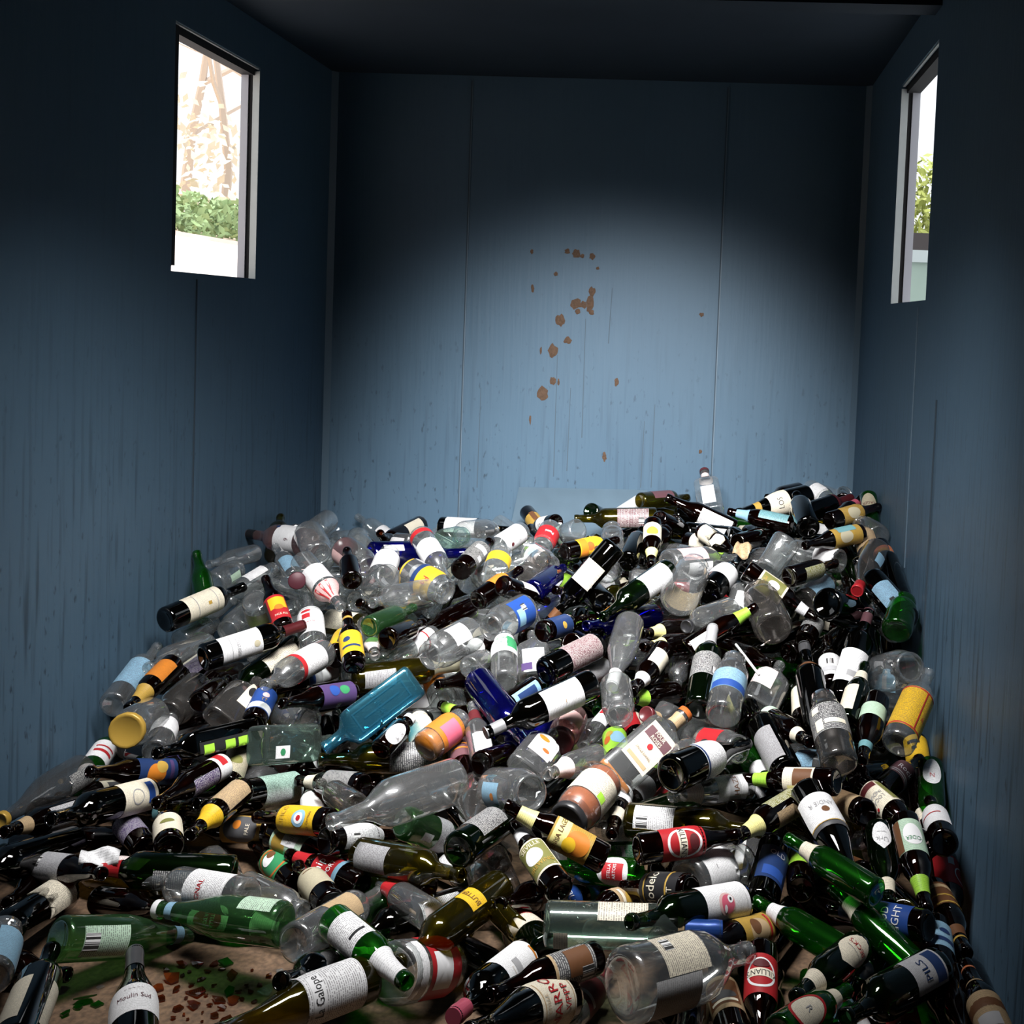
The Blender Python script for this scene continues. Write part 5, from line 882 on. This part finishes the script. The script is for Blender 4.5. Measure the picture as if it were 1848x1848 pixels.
I('spirit', 1448, 1088, 1508, 1038, 'sm', 'clear bottle with hazy blue label', (L(.1, .6, 140, 'sky', 10, 1),), lay=0, n='b')
I('beer', 1452, 1158, 1482, 1100, 'am', 'brown bottle with black gold edged label', (L(.2, .5, 150, 'charcoal', 0, 1),), n='b', lay=0)
I('beer', 1420, 1180, 1500, 1150, 'am', 'bare brown bottle in the dark slope', (), lay=-1)
I('wine', 1520, 1150, 1450, 1230, 'dk', 'bare black bottle across the dark slope', (), lay=-1)
I('wine', 1600, 1150, 1620, 1250, 'dk', 'bare black bottle near the green rim', (), n='m', lay=-1)
I('beer', 1310, 1170, 1400, 1200, 'am', 'bare brown bottle behind the pale rod', (), lay=-1)
I('beer', 1330, 980, 1400, 960, 'am', 'bare brown bottle on the crest slope', (), lay=-1)
I('beer', 1240, 975, 1320, 990, 'am', 'brown bottle with cream scraps of label', (L(.2, .6, 120, 'cream', -20, 0, (), .5), NK(.7, .85, 'cream')), lay=0)
I('beer', 1270, 960, 1330, 1000, 'am', 'brown bottle with torn cream label', (L(.1, .5, 130, 'cream', 10, 0, (), .6),), lay=0)
I('wine', 1060, 1060, 1110, 1110, 'dk', 'bare black bottle under the brown foil', (), lay=-1)
I('wine', 1330, 1060, 1400, 1090, 'dk', 'bare black bottle by the bottom of the jar', (), lay=-1)

# ------------------------------------------------------------------ lay the catalogue into the pile
def cam_xy(px, py): return np.array([(px-PPX)/F_PX, -(py-PPY)/F_PX, 1.0])
def to_world(c): return CP+CR*c[0]+CU*c[1]+CF*c[2]
def spheres(K, s):
    H = K['L']; zz = np.linspace(.06, .94, 8)*H; rr = []
    for z in zz:
        r, q = sect(K, z); rr.append(r*(1 if q <= 0 else max(K['ax'], 1)*1.0))
    return zz*s, np.array(rr)*s
for it in ITEMS:
    K = KINDS[it['kind']]; rmax = max(p[1] for p in K['p']); A, B = it['b'], it['m']
    a, b = cam_xy(*A), cam_xy(*B); mx, my = (A[0]+B[0])/2, (A[1]+B[1])/2
    t = hit(mx, my, rmax*.7); d = pix_ray(mx, my); depth = t      # pix_ray has forward component 1
    depth -= .028*it['lay']
    Ls = K['L']*it['s']; n = it['n'] or ('b' if A[1] > B[1] else 'm')
    qa = (a+b)@(a+b); qb = -2*depth*((a-b)@(a+b)); qc = depth*depth*((a-b)@(a-b))-Ls*Ls
    disc = qb*qb-4*qa*qc; sc = it['s']
    if disc <= 0:
        dl = -qb/(2*qa); dist = np.linalg.norm((depth-dl)*a-(depth+dl)*b); sc = min(dist/K['L'], it['s']*1.22)
    else:
        r1, r2 = (-qb+math.sqrt(disc))/(2*qa), (-qb-math.sqrt(disc))/(2*qa); dl = max(r1, r2) if n == 'b' else min(r1, r2)
    lim = .42*Ls
    dl = max(-lim, min(lim, dl))
    PA, PB = (depth-dl)*a, (depth+dl)*b
    ax = (PB-PA); ax /= np.linalg.norm(ax)
    # anchor the end that is nearer the camera (it is the one in plain view)
    org = PA if n == 'b' else PB-ax*K['L']*sc
    it['o'] = to_world(org); it['ax'] = CR*ax[0]+CU*ax[1]+CF*ax[2]; it['sc'] = sc
    zz, rr = spheres(K, sc); it['zz'] = zz; it['rr'] = rr; it['view'] = (lambda v: v/np.linalg.norm(v))(to_world((PA+PB)/2)-CP)
# settle: push overlapping pieces apart along the line of sight, then out of floor and walls
n = len(ITEMS); m = 8
O = np.array([i['o'] for i in ITEMS]); AX = np.array([i['ax'] for i in ITEMS]); ZZ = np.array([i['zz'] for i in ITEMS]); RR = np.array([i['rr'] for i in ITEMS]); V = np.array([i['view'] for i in ITEMS])
LAY = np.array([i['lay'] for i in ITEMS], float); sh = np.zeros(n); SHMAX = np.where(LAY < 0, .26, np.where(LAY < 1, .16, .10)); XS = np.zeros((n, 3))
idx = np.repeat(np.arange(n), m)
for step in range(110):
    P = ((O+XS+V*sh[:, None])[:, None, :]+AX[:, None, :]*ZZ[:, :, None]).reshape(-1, 3); R_ = RR.ravel()
    C = P.reshape(n, m, 3).mean(1); near = np.linalg.norm(C-CP, axis=1)
    D = C[:, None, :]-C[None]; cand = np.argwhere(np.triu((D**2).sum(2) < .36**2, 1))
    mv = np.zeros(n); cnt = np.zeros(n)
    Pn = P.reshape(n, m, 3); i, j = cand[:, 0], cand[:, 1]
    dd = np.linalg.norm(Pn[i][:, :, None, :]-Pn[j][:, None, :, :], axis=3); pen = (RR[i][:, :, None]+RR[j][:, None, :]-dd).reshape(len(i), -1).max(1)
    k = pen > .003; i, j, pen = i[k], j[k], pen[k]
    up = (near[i]-.06*LAY[i]) < (near[j]-.06*LAY[j]); s = np.where(up, -1, 1)
    np.add.at(mv, i, s*pen*.35); np.add.at(mv, j, -s*pen*.65); np.add.at(cnt, i, 1); np.add.at(cnt, j, 1)
    sh += np.clip(mv/np.maximum(cnt, 1)**.6*1.3, -.02, .02)-.008*sh; sh = np.clip(sh, -.08, SHMAX)
    P = ((O+XS+V*sh[:, None])[:, None, :]+AX[:, None, :]*ZZ[:, :, None])
    XS[:, 2] += np.maximum((.001-(P[:, :, 2]-RR)).max(1), 0)*.9
    XS[:, 0] += np.maximum((XL+.004-(P[:, :, 0]-RR)).max(1), 0)-np.maximum(((P[:, :, 0]+RR)-(XR-.004)).max(1), 0)
    XS[:, 1] -= np.maximum(((P[:, :, 1]+RR)-(YB-.006)).max(1), 0)
print('PEN', len(pen), 'pairs>1cm', int((pen > .01).sum()), '>2cm', int((pen > .02).sum()))
NAMES = dict(beer='beer_bottle', stubby='beer_bottle', wine='wine_bottle', burg='wine_bottle', champ='sparkling_wine_bottle', water='water_bottle', magnum='magnum_bottle', jug='glass_jug', spirit='spirit_bottle', jar='glass_jar', bigjar='glass_jar', talljar='glass_jar', ribjar='glass_jar', sqjar='glass_jar',
    small='small_bottle', tumbler='drinking_glass', facet='crystal_glass', soda='soda_bottle', gin='gin_bottle', whisky='whisky_bottle', flask='flask_bottle', oil='oil_bottle')
GROUPS = dict(beer_bottle='beer bottles in the pile', wine_bottle='wine bottles in the pile', glass_jar='glass jars in the pile')
def where(px, py):
    x = 'by the left wall' if px < 260 and py > 950 or px < 420 and py < 1150 else 'left of centre' if px < 720 else 'in the middle' if px < 1130 else 'right of centre' if px < 1500 else 'toward the right wall'
    y = 'on the crest' if py < 1000 else 'on the upper slope' if py < 1180 else 'on the middle slope' if py < 1400 else 'on the lower slope' if py < 1600 else 'near the front floor'
    return y+', '+x
WORLD_SPH = []
used = {}
for q, it in enumerate(ITEMS):
    o3 = O[q]+XS[q]+V[q]*sh[q]; z = Vector(AX[q]); c = Vector(o3)+z*.5*KINDS[it['kind']]['L']; x = (Vector(CP)-c); x = (x-z*x.dot(z)).normalized(); y = z.cross(x)
    nm = NAMES[it['kind']]; root = ob(nm, None); root.empty_display_size = .02
    s = it['sc']; root.matrix_world = Matrix(((x[0]*s, y[0]*s, z[0]*s, o3[0]), (x[1]*s, y[1]*s, z[1]*s, o3[1]), (x[2]*s, y[2]*s, z[2]*s, o3[2]), (0, 0, 0, 1)))
    g = ob('glass_body', get_body(it['kind'], it['g']), root)
    decorate(it['kind'], root, it['decos'], g)
    w = where((it['b'][0]+it['m'][0])/2, (it['b'][1]+it['m'][1])/2); lab = it['desc']+', '+w
    if len(lab.split()) > 16: lab = it['desc']+', '+w.split(', ')[0]
    used[lab] = used.get(lab, 0)+1
    if used[lab] > 1: print('DUP', lab)
    cat = 'jar' if nm == 'glass_jar' else 'glass' if nm in ('drinking_glass', 'crystal_glass') else 'bottle'
    tag(root, lab, cat, GROUPS.get(nm))
P_ALL = ((O+XS+V*sh[:, None])[:, None, :]+AX[:, None, :]*ZZ[:, :, None]).reshape(-1, 3); R_ALL = RR.ravel()

# ------------------------------------------------------------------ the mass of half-hidden bottles below and between them, past counting: one object
fv, ff, fm = [], [], []
FM = [GL['am'](), GL['dk'](), GL['gr'](), GL['cl'](), GL['dg'](), paper('white', 1), paper('cream', 1), GL['ol'](), paper('lime'), paper('red')]
SP = list(P_ALL); SR = list(R_ALL)
SPa = np.zeros((20000, 3)); SRa = np.zeros(20000); ns = len(P_ALL); SPa[:ns] = P_ALL; SRa[:ns] = R_ALL
LOW = {}
def lowpoly(kind, seg=12):
    if kind not in LOW: LOW[kind] = bottle_mesh(kind, seg)
    return LOW[kind]
tries = 0; made = 0
while tries < 11000 and made < 700:
    tries += 1
    x = random.uniform(XL+.04, XR-.04); y = random.uniform(1.95, YB-.05); h = surf(x, y)
    onfloor = h < .09 or random.random() < .12
    if onfloor:
        cpos = np.array([x, y, .03])-CP; dz = cpos@CF; ppx, ppy = PPX+F_PX*(cpos@CR)/dz, PPY-F_PX*(cpos@CU)/dz
        if (120 < ppx < 580 and ppy > 1700) or (630 < ppx < 740 and 1590 < ppy < 1720): continue
    zc = .034 if onfloor else random.uniform(.035, max(.04, h-.03)) if random.random() < .35 else h-random.uniform(.03, .15)
    if zc < .033: continue
    clear = x < -.5 and y > 2.9
    kind = random.choice(['beer', 'beer', 'beer', 'wine', 'wine', 'jar', 'spirit'] if not clear else ['beer', 'jar', 'jar', 'talljar', 'wine', 'spirit'])
    K = KINDS[kind]
    if onfloor: zc = max(q_[1] for q_ in K['p'])+.002
    th = random.uniform(0, 2*math.pi); el = 0 if onfloor else random.gauss(0, .3); z = np.array([math.cos(th)*math.cos(el), math.sin(th)*math.cos(el), math.sin(el)])
    zz, rr = spheres(K, 1); o3 = np.array([x, y, zc])-z*K['L']/2; pts = o3+z*zz[:, None]
    if (pts[:, 2]-rr).min() < 0 or (pts[:, 0]-rr).min() < XL+.015 or (pts[:, 0]+rr).max() > XR-.015 or (pts[:, 1]+rr).max() > YB-.02 or pts[:, 1].min() < 1.9: continue
    if any(p[2]+r > surf(p[0], p[1])+.06 for p, r in zip(pts, rr)): continue
    dd = np.linalg.norm(SPa[:ns][None]-pts[:, None], axis=2)-SRa[:ns][None]-rr[:, None]
    if dd.min() < -.007: continue
    SPa[ns:ns+8] = pts; SRa[ns:ns+8] = rr; ns += 8; made += 1
    xv = Vector(CP)-Vector((x, y, zc)); zv = Vector(z); xv = (xv-zv*xv.dot(zv)).normalized(); yv = zv.cross(xv); M = np.array([xv, yv, zv]).T
    gi = random.choice([0, 0, 0, 1, 1, 2, 4, 7]) if kind in ('beer', 'wine') and not clear else (3 if kind not in ('beer', 'wine') or random.random() < .6 else 0)
    if kind == 'wine' and not clear: gi = random.choice([1, 1, 4, 7, 0])
    v, f = lowpoly(kind); k = len(fv); fv += [tuple(o3+M@np.array(p)) for p in v]; ff += [tuple(i+k for i in q) for q in f]; fm += [gi]*len(f)
    if random.random() < .25:
        a0 = random.uniform(-1.2, .6); span = random.uniform(1.4, 2.6); z0, z1 = .1*K['L'], random.uniform(.38, .5)*K['L']; li = random.choice([5, 5, 6, 6, 8, 9]) if random.random() < .8 else 5; k = len(fv)
        for j in range(3):
            for i2 in range(9): fv.append(tuple(o3+M@np.array(pos(K, a0+span*i2/8, z0+(z1-z0)*j/2, .0007))))
        for j in range(2):
            for i2 in range(8): a = k+j*9+i2; ff.append((a, a+1, a+10, a+9)); fm.append(li)
me = mesh('half_hidden_bottles', fv, ff, FM, True); me.polygons.foreach_set('material_index', np.array(fm, dtype=np.int32)); me.uv_layers.new(name='UVMap'); me.update()
hb = ob('half_hidden_bottles', me); tag(hb, 'mass of half-hidden bottles and jars filling the gaps of the pile', 'bottles', None, 'stuff')
print('FILLER', made, len(ff), 'ITEMS', len(ITEMS))

# ------------------------------------------------------------------ small loose things
def at(px, py, lift=.01, toward=0.0):
    d = pix_ray(px, py); t = hit(px, py, lift)-toward; return CP+d*t
def stick(p, q, r, mat, name, label, cat):
    v, f = tube_mesh([p, (Vector(p)+Vector(q))/2, q], [r, r, r], 10); o = ob(name, mesh(name, v, f, mat, True)); return tag(o, label, cat)
stick(at(1328, 1163, .05, .08), at(1370, 1218, .05, .08), .0035, plain('pale_grey_plastic', (.6, .6, .6), .4), 'drinking_straw', 'pale grey plastic straw stuck among the bottles right of centre', 'straw')
def sheet(name, px, py, w, h, mat, label, rot, tw=.12):
    c = Vector(at(px, py, .045, tw)); zv = (Vector(CP)-c).normalized(); zv = (zv+Vector((0, 0, .7))).normalized(); xv = Vector((1, 0, 0)); xv = (xv-zv*xv.dot(zv)).normalized(); yv = zv.cross(xv); v = []; f = []; uv = []
    for j in range(6):
        for i in range(7):
            u, t = (i/6-.5)*w, (j/5-.5)*h; r = math.radians(rot); uu, tt = u*math.cos(r)-t*math.sin(r), u*math.sin(r)+t*math.cos(r); b = .012*math.sin(i*1.1+j*.7)
            v.append(c+xv*uu+yv*tt+zv*b); uv.append((u, t))
    for j in range(5):
        for i in range(6): a = j*7+i; f.append((a, a+1, a+8, a+7))
    o = ob(name, mesh(name, v, f, mat, True, uv)); md = o.modifiers.new('t', 'SOLIDIFY'); md.thickness = .0006; return tag(o, label, 'paper')
sheet('torn_label', 180, 1546, .075, .034, paper('white'), 'crumpled white scrap of paper above the red foil neck', 14)
sheet('torn_label', 1340, 992, .05, .05, paper('tan', 1), 'tan square card scrap on the crest slope', -20)
sheet('torn_label', 1292, 975, .05, .03, paper('cream'), 'torn cream paper scrap beside the tan card', 30)
lidm = plain('worn_printed_crown', (.06, .012, .02), .5, .1)
c = Vector(at(536, 1048, .05, .1)); v = []; f = []
nn = 20; zv = (Vector(CP)-c).normalized(); xv = zv.orthogonal().normalized(); yv = zv.cross(xv)
for (h, s) in ((0, 1), (.008, 1), (.010, .9)):
    for i in range(nn): t = 2*math.pi*i/nn; v.append(c+zv*h+(xv*math.cos(t)+yv*math.sin(t))*.026*s)
for j in range(2):
    for i in range(nn): f.append((j*nn+i, j*nn+(i+1) % nn, (j+1)*nn+(i+1) % nn, (j+1)*nn+i))
f += [tuple(2*nn+i for i in range(nn)), tuple(range(nn-1, -1, -1))]
tag(ob('jar_lid', mesh('jar_lid', v, f, lidm, True)), 'round dark red jar lid among the clear bottles left of centre', 'lid')
# the olive bottle that split open: curved pieces lying beside it
def half_shell(px0, py0, px1, py1, r, arc, turn, label, lift=.06):
    a, b = Vector(at(px0, py0, lift)), Vector(at(px1, py1, lift)); zv = (b-a).normalized(); xv = (Vector(CP)-a); xv = (xv-zv*xv.dot(zv)).normalized(); yv = zv.cross(xv); v = []; f = []; m, k = 9, 7; Ln = (b-a).length
    for s_ in (0, 1):
        for j in range(k):
            for i in range(m):
                th = math.radians(turn+arc*(i/(m-1)-.5)); rr = r-.003*s_; jag = .018*math.sin(i*2.3+1)*(1 if j in (0, k-1) else 0)
                v.append(a+zv*(Ln*j/(k-1)+jag)+(xv*math.cos(th)+yv*math.sin(th))*rr)
    q = m*k
    for j in range(k-1):
        for i in range(m-1):
            c_ = j*m+i; f += [(c_, c_+1, c_+m+1, c_+m), (q+c_, q+c_+m, q+c_+m+1, q+c_+1)]
    for i in range(m-1): f += [(i, q+i, q+i+1, i+1), ((k-1)*m+i, (k-1)*m+i+1, q+(k-1)*m+i+1, q+(k-1)*m+i)]
    for j in range(k-1): f += [(j*m, (j+1)*m, q+(j+1)*m, q+j*m), (j*m+m-1, q+j*m+m-1, q+(j+1)*m+m-1, (j+1)*m+m-1)]
    tag(ob('broken_bottle_piece', mesh('broken_bottle_piece', v, f, GL['ol'](), True)), label, 'broken glass', 'pieces of the split olive bottle')
half_shell(850, 1640, 800, 1725, .037, 150, 160, 'long curved olive glass piece beside the yellow labelled olive bottle')
half_shell(902, 1640, 940, 1676, .030, 110, 20, 'pointed olive glass piece over the cream labelled green bottle', .09)
# broken glass on the open patch of floor at the front left
shard_m = [glass('thin_amber_shard', (0.50, 0.20, 0.06), 0.4, 0.05, (0.3, 0.08, 0.02), 0.06), GL['gr'](), GL['cl']()]
def shard(px, py, size, gi, label, group):
    d = pix_ray(px, py); t = (.004-CP[2])/d[2]; c = CP+d*t; n = random.choice([4, 5, 6]); v = []; f = []; a0 = random.random()*6; tilt = random.uniform(-.5, .5); ti = random.random()*6
    ring = []
    for k in range(n): t2 = a0+2*math.pi*k/n; r = size*random.uniform(.45, 1.0); ring.append((r*math.cos(t2), r*math.sin(t2)))
    lo = 0
    for h in (0, .003):
        for (u, w) in ring: v.append([c[0]+u, c[1]+w, h+tilt*(u*math.cos(ti)+w*math.sin(ti))+6*(u*u+w*w)])
    zmin = min(p[2] for p in v)
    for p in v: p[2] += -zmin+.0006
    f = [tuple(range(n-1, -1, -1)), tuple(n+k for k in range(n))]+[(k, (k+1) % n, n+(k+1) % n, n+k) for k in range(n)]
    tag(ob('glass_shard', mesh('glass_shard', v, f, shard_m[gi])), label, 'shard', group)
SH = [(400, 1748), (418, 1762), (362, 1766), (352, 1790), (372, 1795), (380, 1812), (395, 1804), (350, 1815), (335, 1800), (345, 1776), (328, 1760), (310, 1768), (365, 1826), (388, 1832), (402, 1818), (420, 1808), (438, 1802), (452, 1790), (460, 1806), (445, 1776), (430, 1788), (320, 1820), (312, 1836), (338, 1838), (408, 1840), (385, 1778), (300, 1750), (328, 1742), (375, 1752), (342, 1752), (285, 1785), (290, 1800), (355, 1738), (386, 1740), (470, 1776), (484, 1760), (455, 1750), (318, 1785), (332, 1830), (365, 1842)]
for (x, y) in SH: shard(x, y, random.choice([.005, .007, .009, .012, .018])*random.uniform(.8, 1.2), 0, 'small brown glass shard scattered on the bare floor patch, front left', 'brown glass shards on the floor')
for (x, y) in ((155, 1805), (175, 1812), (415, 1790), (120, 1828), (142, 1816), (408, 1738)): shard(x, y, random.uniform(.012, .026), 1, 'green glass shard lying on the bare floor patch, front left', 'green glass shards on the floor')
for (x, y) in ((505, 1752), (180, 1780), (690, 1650), (480, 1790), (700, 1668), (1118, 1830)): shard(x, y, random.uniform(.008, .02), 2, 'clear glass splinter lying on the bare brown floor', 'clear glass splinters on the floor')
bpy.context.view_layer.update()
